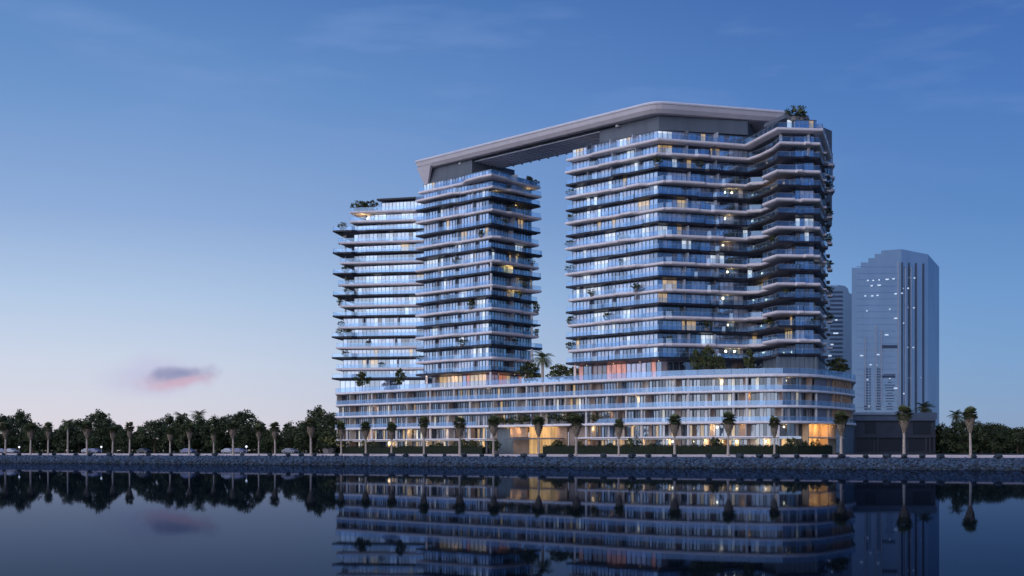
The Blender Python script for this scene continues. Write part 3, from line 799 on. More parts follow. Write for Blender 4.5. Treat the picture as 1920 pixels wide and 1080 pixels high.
# lit portico at the right end
MPORT = mat('portico_stone', (.62, .45, .28), .6, .08, .6)
mb = MB()
seg_chain(mb, 1524, 1556, -2.6, GZ, 9.5, .3)
seg_chain(mb, 1560, 1580, -2.2, GZ, 9.5, .3)
a, b = PA.at(PA.find(1524), -2.6), PA.at(PA.find(1524), -.3); mb.seg(a, b, GZ, 9.5, .3)
a, b = PA.at(PA.find(1557), -2.5), PA.at(PA.find(1557), -.6); mb.seg(a, b, GZ, 9.5, .5)
mb.build('portico_wall', MPORT, pod)
mb = MB(); seg_chain(mb, 1526, 1580, -1.0, 6.2, 6.55, 1.8); mb.build('portico_ledge', MSTONE, pod)
mb = MB(); seg_chain(mb, 1580, 1603, -.6, GZ, 9.5, .6); mb.build('corner_pier', MTEAL, pod)

# warm lamps: ground floor lamps, entrance and portico, tower lobbies and a few balconies
MLAMP = mat('lamp_glow', (1, .8, .5), .5, emit=(1, .78, .48), es=.9)
MLAMPW = mat('lamp_glow_white', (1, 1, 1), .5, emit=(.9, .95, 1), es=1.2)
def lamp(root, p, z, e, col=(1, .66, .34), r=.25, glow=None, nm='lamp'):
    mb = MB(); mb.tube([(p.x, p.y, z), (p.x, p.y, z+.12)], .11 if r < .3 else r, 10)
    o = mb.build(nm, glow or MLAMP, root)
    ld = bpy.data.lights.new('lamp_light', 'SPOT'); ld.energy = e*1.25; ld.color = col; ld.shadow_soft_size = .25; ld.spot_size = R(165); ld.spot_blend = .6   # shaded lamp washing the wall behind it
    lo = bpy.data.objects.new('lamp_light', ld); COL.objects.link(lo); lo.location = Vector((p.x, p.y-.3, z-.45))-Vector(root.location); lo.parent = root; lo.rotation_euler = (R(72), 0, 0)
rnd = random.Random(4)
for i in range(26):
    x = 648+i*35
    if 925 < x < 1085 or x > 1515: continue
    d = PA.find(x)
    lamp(pod, PA.at(d, -1.2), 6.0, rnd.uniform(90, 190)); 
    if i % 2: lamp(pod, PA.at(d+2, -1.2), 9.3, rnd.uniform(50, 110))
for x in (960, 975, 1000, 1022, 1045): lamp(pod, PA.at(PA.find(x), .2), 9.2, 110)
for x in (1532, 1548): lamp(pod, PA.at(PA.find(x), -.9), 9.0, 230, (1, .58, .22)); lamp(pod, PA.at(PA.find(x), -1.4), 5.9, 130, (1, .58, .22))
lamp(pod, PA.at(PA.find(1568), -1.0), 9.0, 200, (1, .58, .22))
for x in (700, 760, 840, 905, 1050, 1130, 1190, 1260, 1340, 1410, 1480):
    f = rnd.choice((2, 3, 4)); lamp(pod, PA.at(PA.find(x), -1.4), FZ[f+1]-.95, 70)
for x in (800, 850, 900, 935, 965): lamp(mt, P(x, 6.55 if x < 900 else 6.72), MTz[0]-1.1, 150, (1, .55, .32))
for x in (1100, 1150, 1200, 1235): lamp(bt, P(x, 7.22+(x-1062)*.0029), BTz[0]-1.1, 150, (1, .5, .3))
for k, t, e in ((14, .55, 260), (9, .4, 170), (10, .6, 120), (7, .5, 220), (8, .6, 120), (15, .15, 60), (16, .8, 100)):
    a, b = MT[1], MT[2]; p = a+(b-a)*t-edge_n(a, b)*1.0; lamp(mt, p, MTz[k]-.95, e, (1, .68, .22))
lamp(lt, P(680, 6.0), Zof(396, 6.0)-1.0, 260, (1, .7, .25)); lamp(lt, P(645, 5.9), LTz[14]-1.0, 60, (1, .6, .3))
for k, t in ((13, .82), (11, .82), (9, .8), (13, .9), (7, .85), (5, .8), (3, .86), (1, .83), (1, .93)):
    a, b = BT[1], BT[2]; p = a+(b-a)*t-edge_n(a, b)*1.0; lamp(bt, p, BTz[k]-.95, 60, (1, .75, .4))

# ------------------------------------------------------------------ vegetation
MLEAF = [mat('leaf_dark', (.03, .045, .022), .7, .3, 3), mat('leaf_mid', (.075, .10, .035), .7, .3, 3), mat('leaf_light', (.17, .16, .045), .7, .3, 3)]
MTLEAF = [mat('tree_leaf_dark', (0.044, 0.062, 0.031), .8, .3, 3), mat('tree_leaf_mid', (0.069, 0.094, 0.042), .8, .3, 3), mat('tree_leaf_light', (0.106, 0.125, 0.055), .8, .3, 3)]
MHED = [mat('hedge_dark', (.014, .022, .010), .8, .3, 3), mat('hedge_mid', (.025, .036, .014), .8, .3, 3), mat('hedge_light', (.04, .055, .02), .8, .3, 3)]
MBARK = mat('bark', (.13, .095, .07), .9, .3, 3); MPTR = mat('palm_trunk', (.46, .37, .29), .85, .25, 4, bump=.4)
MSKIRT = mat('dead_frond', (.23, .18, .125), .85, .35, 3); MFROND = [mat('frond_green', (.14, .16, .065), .7, .3, 3), mat('frond_dark', (.07, .09, .04), .7, .3, 3)]
MPOT = mat('planter', (.25, .23, .22), .7)
def leaf(mb, c, s, rnd, m, up=.3):
    a = Vector((rnd.gauss(0, 1), rnd.gauss(0, 1), rnd.gauss(0, 1))).normalized(); b = a.cross(Vector((rnd.gauss(0, 1), rnd.gauss(0, 1), rnd.gauss(0, 1)))).normalized()
    c = Vector(c); l = s*rnd.uniform(.7, 1.3); w = l*.5
    mb.face([c-a*l*.5, c+b*w*.5, c+a*l*.5, c-b*w*.5], m)
def clump_mesh(name, seed, h, w, nclump, per, leafs, mats, low=.25, shape='round'):
    """crown in local coordinates from z=low*h to h, built of leaf clumps with gaps"""
    rnd = random.Random(seed); mb = MB()
    for i in range(nclump):
        t = rnd.random(); z = low+(1-low)*t
        rr = w/2*math.sin(math.pi*min(1, max(.06, (t*.82+.16))))**.6
        an = rnd.random()*6.283; r = rr*rnd.uniform(.25, 1.0)
        c = Vector((r*math.cos(an), r*math.sin(an), z*h*rnd.uniform(.93, 1.0))); cr = w*rnd.uniform(.07, .15)
        m = rnd.choice((0, 0, 1, 1, 2))
        for j in range(per):
            d = Vector((rnd.gauss(0, 1), rnd.gauss(0, 1), rnd.gauss(0, .8))).normalized()*cr*rnd.random()**.4
            leaf(mb, c+d, leafs, rnd, m if rnd.random() < .75 else rnd.randrange(3))
    return mb.mesh(name, mats)
def trunk_mesh(name, seed, h, r, low):
    rnd = random.Random(seed); mb = MB()
    mb.tube([(0, 0, -.2), (.1, 0, h*.3), (0, .1, h*.6), (.1, 0, h*.85)], [r, r*.7, r*.45, r*.15], 8)
    for i in range(7):
        an = rnd.random()*6.28; z = h*rnd.uniform(.2, .5); l = h*.3
        mb.tube([(0, 0, z), (l*.5*math.cos(an), l*.5*math.sin(an), z+l*.45), (l*math.cos(an), l*math.sin(an), z+l*.8)], [r*.4, r*.25, r*.08], 6)
    return mb.mesh(name, [MBARK])
def inst(name, me, parent, loc=(0, 0, 0)):
    o = bpy.data.objects.new(name, me); COL.objects.link(o); o.parent = parent; o.location = loc; return o
TREE = []
for i, (w, h) in enumerate(((11, 14), (9, 13), (13, 12))):
    TREE.append((clump_mesh('crown', 100+i, h, w, 120, 42, .75, MTLEAF, .16), trunk_mesh('trunk', 200+i, h, .35, .3), h, w))
ORD = ['first', 'second', 'third', 'fourth', 'fifth', 'sixth', 'seventh', 'eighth', 'ninth', 'tenth', 'eleventh', 'twelfth', 'thirteenth', 'fourteenth', 'fifteenth', 'sixteenth', 'seventeenth', 'eighteenth', 'nineteenth', 'twentieth', 'twenty first', 'twenty second', 'twenty third', 'twenty fourth', 'twenty fifth', 'twenty sixth', 'twenty seventh', 'twenty eighth', 'twenty ninth', 'thirtieth', 'thirty first', 'thirty second', 'thirty third', 'thirty fourth', 'thirty fifth']
def tree(x, ytop, s, k, label, group='broadleaf trees behind the promenade', wx=1.0):
    cr, tr, h, w = TREE[k]; p = P(x, s); H = Zof(ytop, s)-GZ; sc = H/h
    o = empty('tree', (p.x, p.y, GZ), label, 'tree', group); o.scale = (sc*wx, sc*wx, sc); o.rotation_euler = (0, 0, (x*1.7) % 6.28)
    inst('crown', cr, o); inst('trunk', tr, o); return o
LTX = [(6, 779, 0), (34, 771, 0), (62, 795, 2), (92, 806, 1), (122, 790, 1), (150, 788, 2), (182, 771, 0), (206, 786, 1), (232, 806, 2), (262, 800, 1), (290, 790, 2), (320, 779, 0), (346, 778, 1), (373, 782, 1), (400, 781, 1), (428, 780, 0), (458, 771, 0), (484, 790, 1), (512, 805, 2), (545, 792, 1), (570, 792, 2), (601, 764, 0), (624, 777, 0)]
for i, (x, y, k) in enumerate(LTX):
    tall = 'tall' if y < 782 else 'low' if y > 799 else 'medium height'
    tree(x, y, 5.75 if i % 2 else 5.95, k, '%s dark tree, the %s from the left edge in the wood' % (tall, ORD[i]), wx=1.1)
RTX = [(1768, 795, 1), (1806, 790, 2), (1838, 792, 0), (1862, 795, 2), (1884, 800, 1), (1908, 803, 2), (1934, 800, 0)]
for i, (x, y, k) in enumerate(RTX):
    tree(x, y, 7.0 if i % 2 else 6.7, k, 'dark round tree, the %s rightwards from the low grey building' % ORD[i], wx=1.25)
# far wood as one mass behind, fills between the trees
rnd = random.Random(8); mb = MB()
for i in range(6500):
    x = rnd.uniform(-60, 660); s = rnd.uniform(5.1, 5.5); top = 812+8*math.sin(x*.05)+6*math.sin(x*.13+1); p = P(x, s); z = rnd.uniform(GZ, Zof(top, s))
    leaf(mb, (p.x, p.y, z), 2.0, rnd, rnd.randrange(3))
for i in range(3000):
    x = rnd.uniform(1740, 2000); s = rnd.uniform(6.0, 6.4); top = 812+5*math.sin(x*.06); p = P(x, s); z = rnd.uniform(GZ, Zof(top, s))
    leaf(mb, (p.x, p.y, z), 2.0, rnd, rnd.randrange(3))
tag(mb.build('far_woodland', MTLEAF), 'dark far woodland seen as one mass between the nearer trees', 'woodland', kind='stuff')

def date_palm_meshes(seed, h=12.0):
    rnd = random.Random(seed); mb = MB()
    for i in range(46):
        an = i*2.4+rnd.random()*.4; el = rnd.uniform(-.5, 1.35); L = rnd.uniform(2.6, 3.6); d = Vector((math.cos(an), math.sin(an), 0)); side = Vector((-d.y, d.x, 0))
        p = Vector((0, 0, h)); pts = [p.copy()]; e = el
        for j in range(7): p = p+(d*math.cos(e)+Vector((0, 0, math.sin(e))))*L/7; e -= .22; pts.append(p.copy())
        for j in range(7):
            w = .75*math.sin(math.pi*(j+.8)/8.2)
            for sgn in (-1, 1):
                for q in (0, .5):
                    c = pts[j].lerp(pts[j+1], q); mb.face([c, c+side*sgn*w+Vector((0, 0, -w*.45))+(pts[j+1]-pts[j])*.8, c+(pts[j+1]-pts[j])*.35], i % 2)
    tr = MB(); tr.tube([(0, 0, -.2), (.05, 0, h*.5), (0, 0, h)], [.42, .33, .36], 9)
    return mb.mesh('crown', MFROND), tr.mesh('trunk', [MPTR])
DP = date_palm_meshes(1)
DTR = DP[1].copy(); DTR.materials[0] = MBARK
def date_palm(x, ytop, s, label, group='date palms'):
    p = P(x, s); H = Zof(ytop, s)-GZ; sc = H/13.6
    o = empty('date_palm', (p.x, p.y, GZ), label, 'palm', group); o.scale = (sc,)*3; o.rotation_euler = (0, 0, x % 6)
    inst('crown', DP[0], o); inst('trunk', DP[1] if s > 6.35 else DTR, o)
date_palm(372, 770, 5.65, 'tallest date palm standing in the wood left of the buildings'); date_palm(127, 787, 6.4, 'date palm with a pale trunk in the wood near the left edge')
date_palm(440, 777, 5.6, 'date palm in the wood right of the tallest date palm'); date_palm(340, 774, 5.6, 'date palm in the wood just left of the tallest date palm')
date_palm(1793, 770, 6.3, 'date palm rising over the trees at the far right'); date_palm(1733, 755, 6.3, 'date palm crown before the foot of the blue glass tower')

def fan_palm_meshes(seed, h=8.7):
    """stiff fan palm: green fans on top, a long skirt of dead fronds tapering down the trunk"""
    rnd = random.Random(seed); g = MB(); sk = MB(); top = h-1.5
    for i in range(80):
        an = i*2.4+rnd.random(); el = rnd.uniform(-.55, 1.25); L = rnd.uniform(1.0, 1.5)
        d = Vector((math.cos(an)*math.cos(el), math.sin(an)*math.cos(el), math.sin(el))); side = Vector((-math.sin(an), math.cos(an), 0)); upv = d.cross(side)
        base = Vector((0, 0, top+rnd.uniform(-.4, .3))); c = base+d*L*.55
        for j in range(7):                                # fan of blades
            t = (j-3)/3*1.15; dd = (d*math.cos(t)+side*math.sin(t)).normalized(); tip = c+dd*L*.75+upv*rnd.uniform(-.08, .08)-Vector((0, 0, .12))
            w = side*math.cos(t)-d*math.sin(t)
            g.face([c-w*.03, c+dd*L*.4-w*.14, tip, c+dd*L*.4+w*.14], 0 if el > .4 and i % 3 else 1)
    for i in range(230):
        t = rnd.random(); z = top-.1-t*2.6; an = rnd.random()*6.28; rr = (.98+.1*t-.80*t*t)*rnd.uniform(.8, 1.1)
        d = Vector((math.cos(an), math.sin(an), 0)); side = Vector((-d.y, d.x, 0)); p = d*rr*.55+Vector((0, 0, z+.55)); q = d*rr+Vector((0, 0, z)); r2 = d*rr*.82+Vector((0, 0, z-.75)); w = side*rnd.uniform(.14, .26)
        sk.face([p-w*.4, q-w, q+w, p+w*.4], 0); sk.face([q-w, r2-w*.2, r2+w*.2, q+w], 0)
    tr = MB(); tr.tube([(0, 0, -.35), (0, 0, .3), (.04, 0, h*.5), (0, 0, top)], [.36, .27, .20, .19], 10)
    return g.mesh('crown', MFROND), sk.mesh('frond_skirt', [MSKIRT]), tr.mesh('trunk', [MPTR])
FP = [fan_palm_meshes(s) for s in (1, 2, 3)]
palms = [(10, 789), (57, 792), (90, 790), (163, 789), (211, 797), (243, 790), (319, 800), (355, 793), (401, 801), (437, 788), (485, 795), (516, 790), (583, 783), (640, 788), (686, 789), (734, 790), (795, 779), (862, 780), (925, 778), (1010, 777), (1080, 776), (1160, 783), (1265, 775), (1365, 771), (1452, 778), (1577, 770), (1695, 758), (1820, 761)]
for i, (x, y) in enumerate(palms):
    s = (6.6+4.4*x/1920)*.972; p = P(x, s); g0 = HS+.32; H = Zof(y, s)-g0; sc = H/8.9; k = i % 3
    where = 'in front of the wood' if x < 620 else 'in front of the podium' if x < 1600 else 'right of the podium'
    o = empty('fan_palm', (p.x, p.y, g0), 'fan palm %s, %s from the left on the promenade' % (where, ORD[i]), 'palm', 'fan palms along the promenade')
    wsc = sc*(1.0+.12*math.sin(i*2.3)); o.scale = (wsc, wsc, sc); o.rotation_euler = (R(1.5*math.sin(i)), 0, i*1.3)
    inst('crown', FP[k][0], o); inst('frond_skirt', FP[k][1], o); inst('trunk', FP[k][2], o)

# hedges in front of the podium
def hedge(x0, x1, off, z0, z1, w, label, seed, big=False):
    rnd = random.Random(seed); mb = MB(); d0, d1 = PA.find(x0), PA.find(x1); c = PA.chain(d0, d1, off, 3)
    for a, b in zip(c[:-1], c[1:]): mb.seg(a, b, z0, z1-.15, w, 0)
    for i in range(int((d1-d0)*70)):
        d = rnd.uniform(d0, d1); p = PA.at(d, off+rnd.uniform(-w/2-.1, w/2+.15)); t = rnd.random()
        z = rnd.uniform(z0, z1) if rnd.random() < .6 else z1+rnd.uniform(-.2, .18)
        leaf(mb, (p.x, p.y, z), .34, rnd, rnd.choice((0, 0, 1, 2)))
    o = mb.build('hedge', MHED); centre(o); tag(o, label, 'hedge', 'clipped hedges along the podium')
hedge(645, 925, 3.2, GZ, GZ+1.9, 1.4, 'long clipped dark hedge in front of the podium left of the golden entrance', 1)
hedge(1042, 1280, 3.2, GZ, GZ+2.0, 1.4, 'clipped hedge in front of the podium just right of the golden entrance', 2)
hedge(1284, 1455, 3.2, GZ, GZ+2.0, 1.4, 'clipped hedge in front of the podium between the entrance and the right end', 3)
hedge(1458, 1527, 3.2, GZ, GZ+2.0, 1.4, 'short clipped hedge directly left of the orange lit portico', 4)

SHR = [clump_mesh('foliage', 300+i, 1.0, 1.25, 26, 26, .13, MLEAF, .22) for i in range(3)]
potm = MB(); potm.rings([[(.24*math.cos(a*.785), .24*math.sin(a*.785), 0) for a in range(8)], [(.32*math.cos(a*.785), .32*math.sin(a*.785), .26) for a in range(8)]]); POTM = potm.mesh('planter', [MPOT])
def shrub(p, z, h, label, k=0, group='shrubs on the balconies and roofs', w=1.0, cat='shrub', nm='potted_shrub'):
    o = empty(nm, (p.x, p.y, z), label, cat, group); o.scale = (h*w, h*w, h); o.rotation_euler = (0, 0, k*1.1)
    inst('foliage', SHR[k % 3], o); inst('planter', POTM, o)
def on(poly, e, t, off): a, b = poly[e], poly[(e+1) % len(poly)]; return a+(b-a)*t+edge_n(a, b)*off
def fl(k): return ORD[k]
def balc(poly, zs, tn, items):
    for n, (k, e, t, off, h, where) in enumerate(items):
        shrub(on(poly, e, t, off), zs[k]+.004, h, 'shrub %s, %s balcony level, %s' % (where, ORD[k], tn), n)
balc(BT, BTz, 'tallest tower', [(k, 0, .02, -.7, 2.1, 'at the far left corner') for k in (13, 11, 9, 7, 3, 1)] +
     [(9, 0, .6, -.3, 1.6, 'midway along the left face'), (7, 0, .6, -.3, 1.8, 'midway along the left face'), (5, 0, .76, -.3, 2.0, 'near the front corner'), (5, 0, .28, -.3, 1.8, 'left of centre on the left face'), (3, 0, .44, -.4, 2.0, 'at the middle of the left face'),
      (14, 0, .97, -.6, 2.4, 'at the front corner'), (14, 1, .47, -.7, 2.2, 'on the right face'), (13, 1, .9, -1.2, 1.8, 'beside the inner fold'), (11, 1, .86, -1.2, 1.8, 'beside the inner fold'), (9, 1, .85, -1.2, 1.8, 'beside the inner fold'), (7, 1, .84, -1.2, 1.8, 'beside the inner fold'),
      (2, 1, .55, -.4, 2.4, 'on the right face'), (3, 1, .14, -.5, 1.7, 'near the front corner'), (1, 1, .13, -.5, 1.8, 'near the front corner'), (2, 2, .6, -1.0, 2.6, 'in the inner fold'), (8, 2, .7, -1.5, 2.2, 'in the inner fold'), (4, 3, .2, -.6, 1.9, 'on the right wing'), (2, 3, .85, -.6, 1.7, 'on the right wing'), (6, 3, .5, -.6, 1.5, 'on the right wing')] +
     [(k, 4, .75, .4, 2.2, 'poking out on the right flank') for k in (13, 11, 9, 7, 5, 3)])
balc(MT, MTz, 'middle tower', [(9, 0, .52, -.4, 2.0, 'midway along the left face'), (5, 0, .72, -.4, 2.6, 'right of centre on the left face'), (6, 0, .4, -.4, 1.7, 'left of centre on the left face'), (11, 0, .22, -.3, 1.6, 'towards the left corner'), (11, 0, .86, -.3, 2.0, 'close to the front corner'),
     (2, 0, .6, -.4, 2.0, 'midway along the left face'), (1, 0, .02, -.3, 1.8, 'at the left corner'), (5, 1, .95, -.6, 2.8, 'at the right corner'), (7, 1, .7, -.5, 1.8, 'on the right face'), (9, 1, .85, -.4, 2.0, 'near the right corner'), (10, 1, .7, -.5, 1.8, 'on the right face'), (12, 1, .3, -.6, 1.9, 'on the right face'), (14, 1, .7, -.6, 1.8, 'on the right face'), (6, 1, .6, -.5, 1.9, 'on the right face'), (2, 1, .5, -.6, 2.0, 'on the right face'), (13, 1, .45, -.6, 1.9, 'on the right face'), (3, 1, .96, -.6, 1.9, 'at the right corner')])
balc(LT, LTz, 'leftmost tower', [(14, 0, .06, -.6, 2.6, 'at the left corner'), (7, 0, .04, -.5, 2.4, 'at the left corner'), (5, 0, .05, -.5, 1.8, 'at the left corner'), (4, 0, .05, -.6, 2.6, 'at the left corner'), (4, 0, .13, -.6, 2.3, 'second from the left corner'), (10, 0, .1, -.6, 2.2, 'in the left terrace recess'), (8, 0, .12, -.6, 2.2, 'in the left terrace recess'), (9, 0, .12, -.6, 2.0, 'in the left terrace recess'), (11, 0, .2, -.4, 1.5, 'beside the left terrace recess'), (2, 0, .1, -.6, 2.0, 'at the left corner'), (3, 0, .35, -.4, 1.9, 'left of centre'), (1, 0, .5, -.4, 1.8, 'at the middle of the face')])
# roof plants
zt = Zof(396, 6.0)
for n, (x, h, w, lb) in enumerate(((670, 3.6, 1.1, 'leftmost'), (683, 3.2, 1.2, 'middle'), (697, 3.8, .9, 'rightmost'))):
    shrub(P(x, 5.97), zt, h, '%s of three green bushes on the gold lit roof terrace of the leftmost tower' % lb, n, w=w, nm='terrace_bush', cat='bush')
shrub(P(993, 6.5), MTz[16], 3.2, 'yellow lit bush on the roof terrace of the middle tower under the canopy', 1, nm='terrace_bush', cat='bush')
shrub(P(1003, 6.5), MTz[16], 2.4, 'small dark bush at the very edge of the middle tower roof terrace', 2, nm='terrace_bush', cat='bush')
shrub(P(1490, 7.9), 81.6, 3.6, 'large yellow green bush on the roof at the right end of the canopy', 0, w=1.2, nm='terrace_bush', cat='bush')
shrub(P(1502, 7.9), 81.6, 2.6, 'smaller bush right of the large bush at the right end of the canopy', 1, nm='terrace_bush', cat='bush')
# trees on the podium roof
def roof_tree(x, y, s, k, label, w=1.0):
    cr, tr, h, _ = TREE[k]; p = P(x, s); H = Zof(y, s)-21.0; sc = H/h; me = cr
    o = empty('roof_tree', (p.x, p.y, 21.0), label, 'tree', 'small trees on the podium roof'); o.scale = (sc*w, sc*w, sc); o.rotation_euler = (0, 0, x)
    inst('crown', RCR[k % 2], o, ); inst('trunk', tr, o)
RCR = [clump_mesh('crown', 400+i, 13, 11, 60, 34, 1.0, MLEAF, .3) for i in range(2)]
roof_tree(679, 697, 6.25, 1, 'round tree on the podium roof before the leftmost tower, the left one of two'); roof_tree(750, 689, 6.45, 0, 'taller tree on the podium roof between the leftmost and middle towers', .7)
roof_tree(1048, 684, 7.0, 1, 'dark tree on the podium roof in the gap beside the tallest tower', 1.6); roof_tree(1075, 686, 7.1, 0, 'second dark tree on the podium roof at the foot of the tallest tower', 1.2)
roof_tree(992, 676, 6.75, 0, 'bushy tree on the podium roof at the right foot of the middle tower', 1.2)
roof_tree(1305, 652, 7.75, 0, 'leftmost olive green tree on the podium roof before the tallest tower', .6); roof_tree(1328, 650, 7.8, 1, 'broadest olive green tree on the podium roof before the tallest tower', .75)
roof_tree(1350, 665, 7.85, 0, 'low tree directly right of the broadest podium roof tree', .7); roof_tree(1405, 655, 7.85, 1, 'slim light green tree on the podium roof by the inner fold', .5)
roof_tree(1572, 671, 7.7, 1, 'brown green bushy tree on the right end of the podium roof', 1.4)
def roof_palm(x, y, s, label):
    p = P(x, s); H = Zof(y, s)-21.0; sc = H/8.0
    o = empty('date_palm', (p.x, p.y, 21.0), label, 'palm', 'date palms'); o.scale = (sc,)*3
    me = RP
    inst('crown', RP[0], o); inst('trunk', RP[1], o)
RP = date_palm_meshes(5, 6.4); roof_palm(1017, 660, 6.9, 'date palm on the podium roof in the gap between the towers')
# planting over the entrance and at ground level by the podium
for n, (x, h) in enumerate(((925, 2.2), (940, 2.0), (955, 1.7), (975, 2.3), (990, 2.4), (1028, 2.6), (1058, 2.7), (1070, 2.6), (1084, 2.4), (1110, 2.2))):
    shrub(PA.at(PA.find(x), -.6), 10.21, h, 'dark bush on the ledge over the golden entrance, %s from left' % ORD[n], n, 'bushes on the ledge over the entrance', 1.3, 'bush', 'ledge_bush')
rnd = random.Random(12)
xs = [660, 700, 716, 770, 812, 838, 858, 884, 900, 934, 944, 1048, 1065, 1095, 1145, 1208, 1225, 1335, 1475, 1490, 1505, 1518]
for n, x in enumerate(xs):
    shrub(PA.at(PA.find(x), 2.0), GZ, rnd.uniform(2.4, 4.2), 'garden bush at the podium foot, the %s from the left' % ORD[n], n, 'garden bushes at the foot of the podium', .9, 'bush', 'garden_bush')
shrub(P(617, 6.3), GZ, 6.2, 'large grey green bush at the left foot of the podium', 0, 'garden bushes at the foot of the podium', 1.1, 'bush', 'garden_bush')

# ------------------------------------------------------------------ background buildings
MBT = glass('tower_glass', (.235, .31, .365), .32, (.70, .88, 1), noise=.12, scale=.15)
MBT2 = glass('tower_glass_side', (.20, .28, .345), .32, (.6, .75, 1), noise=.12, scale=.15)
MBD = mat('tower_strip_and_reflection', (.055, .085, .14), .5); MBL = mat('tower_fin', (.33, .40, .50), .5)  # MBD: real window strips and the drawn-on reflection in the glass
def glass_tower():
    s = 4.6; Y = F/s; X = lambda x: (x-960)/s; Z = lambda y: Zof(y, s)
    root = empty('office_tower', (X(1680), Y, GZ), 'pale blue glass high-rise with a stepped top behind the right end of the podium', 'tower')
    sc_ = lambda p, d: (p[0]*(p[1]+d)/p[1], p[1]+d, p[2])
    prof = [(1597, 850), (1690, 850), (1690, 467), (1652, 470), (1652, 476), (1640, 476), (1640, 484), (1628, 484), (1628, 492), (1614, 492), (1614, 502), (1597, 502)]
    mb = MB(); f = [(X(a), Y, Z(b) if b < 850 else GZ) for a, b in prof]; bk = [sc_(p, 24) for p in f]
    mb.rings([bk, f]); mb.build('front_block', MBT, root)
    # right-hand block: angled face going back, roof line falling to the right
    XD = lambda x, d: (x-960)*(Y+d)/F
    pl = [(X(1690)+.01, Y-.0), (XD(1740, 4), Y+4), (XD(1761, 16), Y+16), (XD(1758, 34), Y+34), (XD(1692, 24), Y+24)]
    tops = [Z(467), Z(474), Z(490), Z(490), Z(467)]
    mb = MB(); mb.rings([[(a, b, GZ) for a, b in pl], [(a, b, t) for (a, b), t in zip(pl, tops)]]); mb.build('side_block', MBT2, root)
    mb = MB(); a, b = Vector(pl[0]), Vector(pl[1])
    for x in (.0, .26, .52, .80):
        p = a+(b-a)*(x+.02); mb.box((p.x, p.y-.1, (Z(492)+Z(775))/2), (.65, .5, Z(492)-Z(775)), 0)
    mb.build('window_strip', MBD, root)
    for x, y0 in ((1622, 632), (1642, 610), (1652, 618), (1684, 490), (1698, 500), (1710, 500), (1722, 500)):
        mb = MB(); t = max(0, (x-1690)/48.0)
        mb.box((X(x), Y-.25+4*t, (Z(y0)+Z(760))/2), (.55, .5, Z(y0)-Z(760)), 0); mb.build('facade_fin', MBL, root)
    rnd = random.Random(2)
    for i in range(24):                                   # storey lines
        y = 500+i*12; z = Z(y); x0 = 1606; x1 = 1686
        mb = MB(); mb.box((X((x0+x1)/2), Y-.03, z), ((x1-x0)/s, .12, .28), 0); 
        if i % 3 == 0: mb.seg(Vector((X(1692), Y-.2)), Vector((X(1737), Y+3.6)), z-.10, z+.10, .2)
        mb.build('storey_band', MBT2 if i not in (13, 17, 20, 22) else MBL, root)
    mb = MB()                                             # another building's reflection, drawn as dark ladders low on the left
    for i in range(16):
        y = 692+i*5
        mb.box((X(1624), Y-.05, Z(y)), (1.6, .2, .55), 0); mb.box((X(1647), Y-.05, Z(y)), (1.9, .2, .5), 0); mb.box((X(1631), Y-.05, Z(y)), (.7, .2, .5), 0)
        if y > 700: mb.box((X(1668), Y-.05, Z(y)), (rnd.uniform(1, 5), .2, .3), 0)
    mb.build('reflected_lines', MBD, root)
    mb = MB(); mb.box((X(1664), Y-.04, Z(706)), (6.2, .15, 1.0), 0); mb.box((X(1668), Y-.05, Z(650)), (6.6, .15, 1.3), 0); mb.build('reflected_bars', MBD, root)  # dark bars of the mirrored building, drawn onto the glass as colour
    ml = mat('office_light', (.8, .9, 1), .5, emit=(.75, .87, 1), es=.45)
    lit = [(1627, 526, 4), (1637, 526, 4), (1648, 525, 3), (1663, 524, 8), (1675, 523, 6), (1634, 536, 5), (1648, 535, 8), (1622, 555, 4), (1635, 555, 5), (1645, 554, 5), (1679, 551, 6), (1691, 550, 4), (1625, 583, 3), (1668, 580, 3), (1679, 597, 8), (1693, 606, 5), (1706, 520, 5), (1717, 520, 5), (1692, 541, 4), (1704, 540, 4), (1705, 576, 3), (1716, 576, 4), (1732, 575, 2), (1705, 651, 4), (1715, 651, 4), (1706, 708, 5), (1730, 707, 4), (1679, 728, 9), (1694, 738, 5), (1615, 667, 8), (1646, 665, 7), (1632, 684, 5), (1643, 685, 4), (1626, 712, 4), (1668, 710, 3), (1629, 762, 2), (1662, 628, 9)]
    for x, y, w in lit:
        t = max(0, (x-1690)/48.0); mb = MB(); mb.box((X(x), Y-.35+4*t, Z(y)), (w/s*.75, .12, .5), 0); mb.build('lit_window', ml, root)
glass_tower()
def small_tower():
    s = 4.2; Y = F/s; X = lambda x: (x-960)/s; Z = lambda y: Zof(y, s)
    root = empty('office_tower', (X(1572), Y, GZ), 'smaller blue grey tower with a rounded top just right of the tallest balcony tower', 'tower')
    sc_ = lambda p, d: (p[0]*(p[1]+d)/p[1], p[1]+d, p[2])
    prof = [(1546, 850), (1599, 850), (1598, 552), (1592, 549), (1590, 541), (1584, 536), (1570, 534), (1546, 535)]
    mb = MB(); f = [(X(a), Y, Z(b) if b < 850 else GZ) for a, b in prof]; bk = [sc_(p, 20) for p in f]
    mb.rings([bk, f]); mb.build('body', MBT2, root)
    for i in range(20):
        y = 548+i*8; mb = MB(); mb.box((X(1568), Y-.05, Z(y)), (12/s*2.0, .2, .9), 0); mb.build('window_strip', MBD, root)
    ml = bpy.data.materials['office_light']
    for x, y, w in ((1567, 625, 9), (1560, 646, 5), (1556, 667, 6), (1568, 600, 4)): mb = MB(); mb.box((X(x), Y-.2, Z(y)), (w/s, .15, .6), 0); mb.build('lit_window', ml, root)
small_tower()
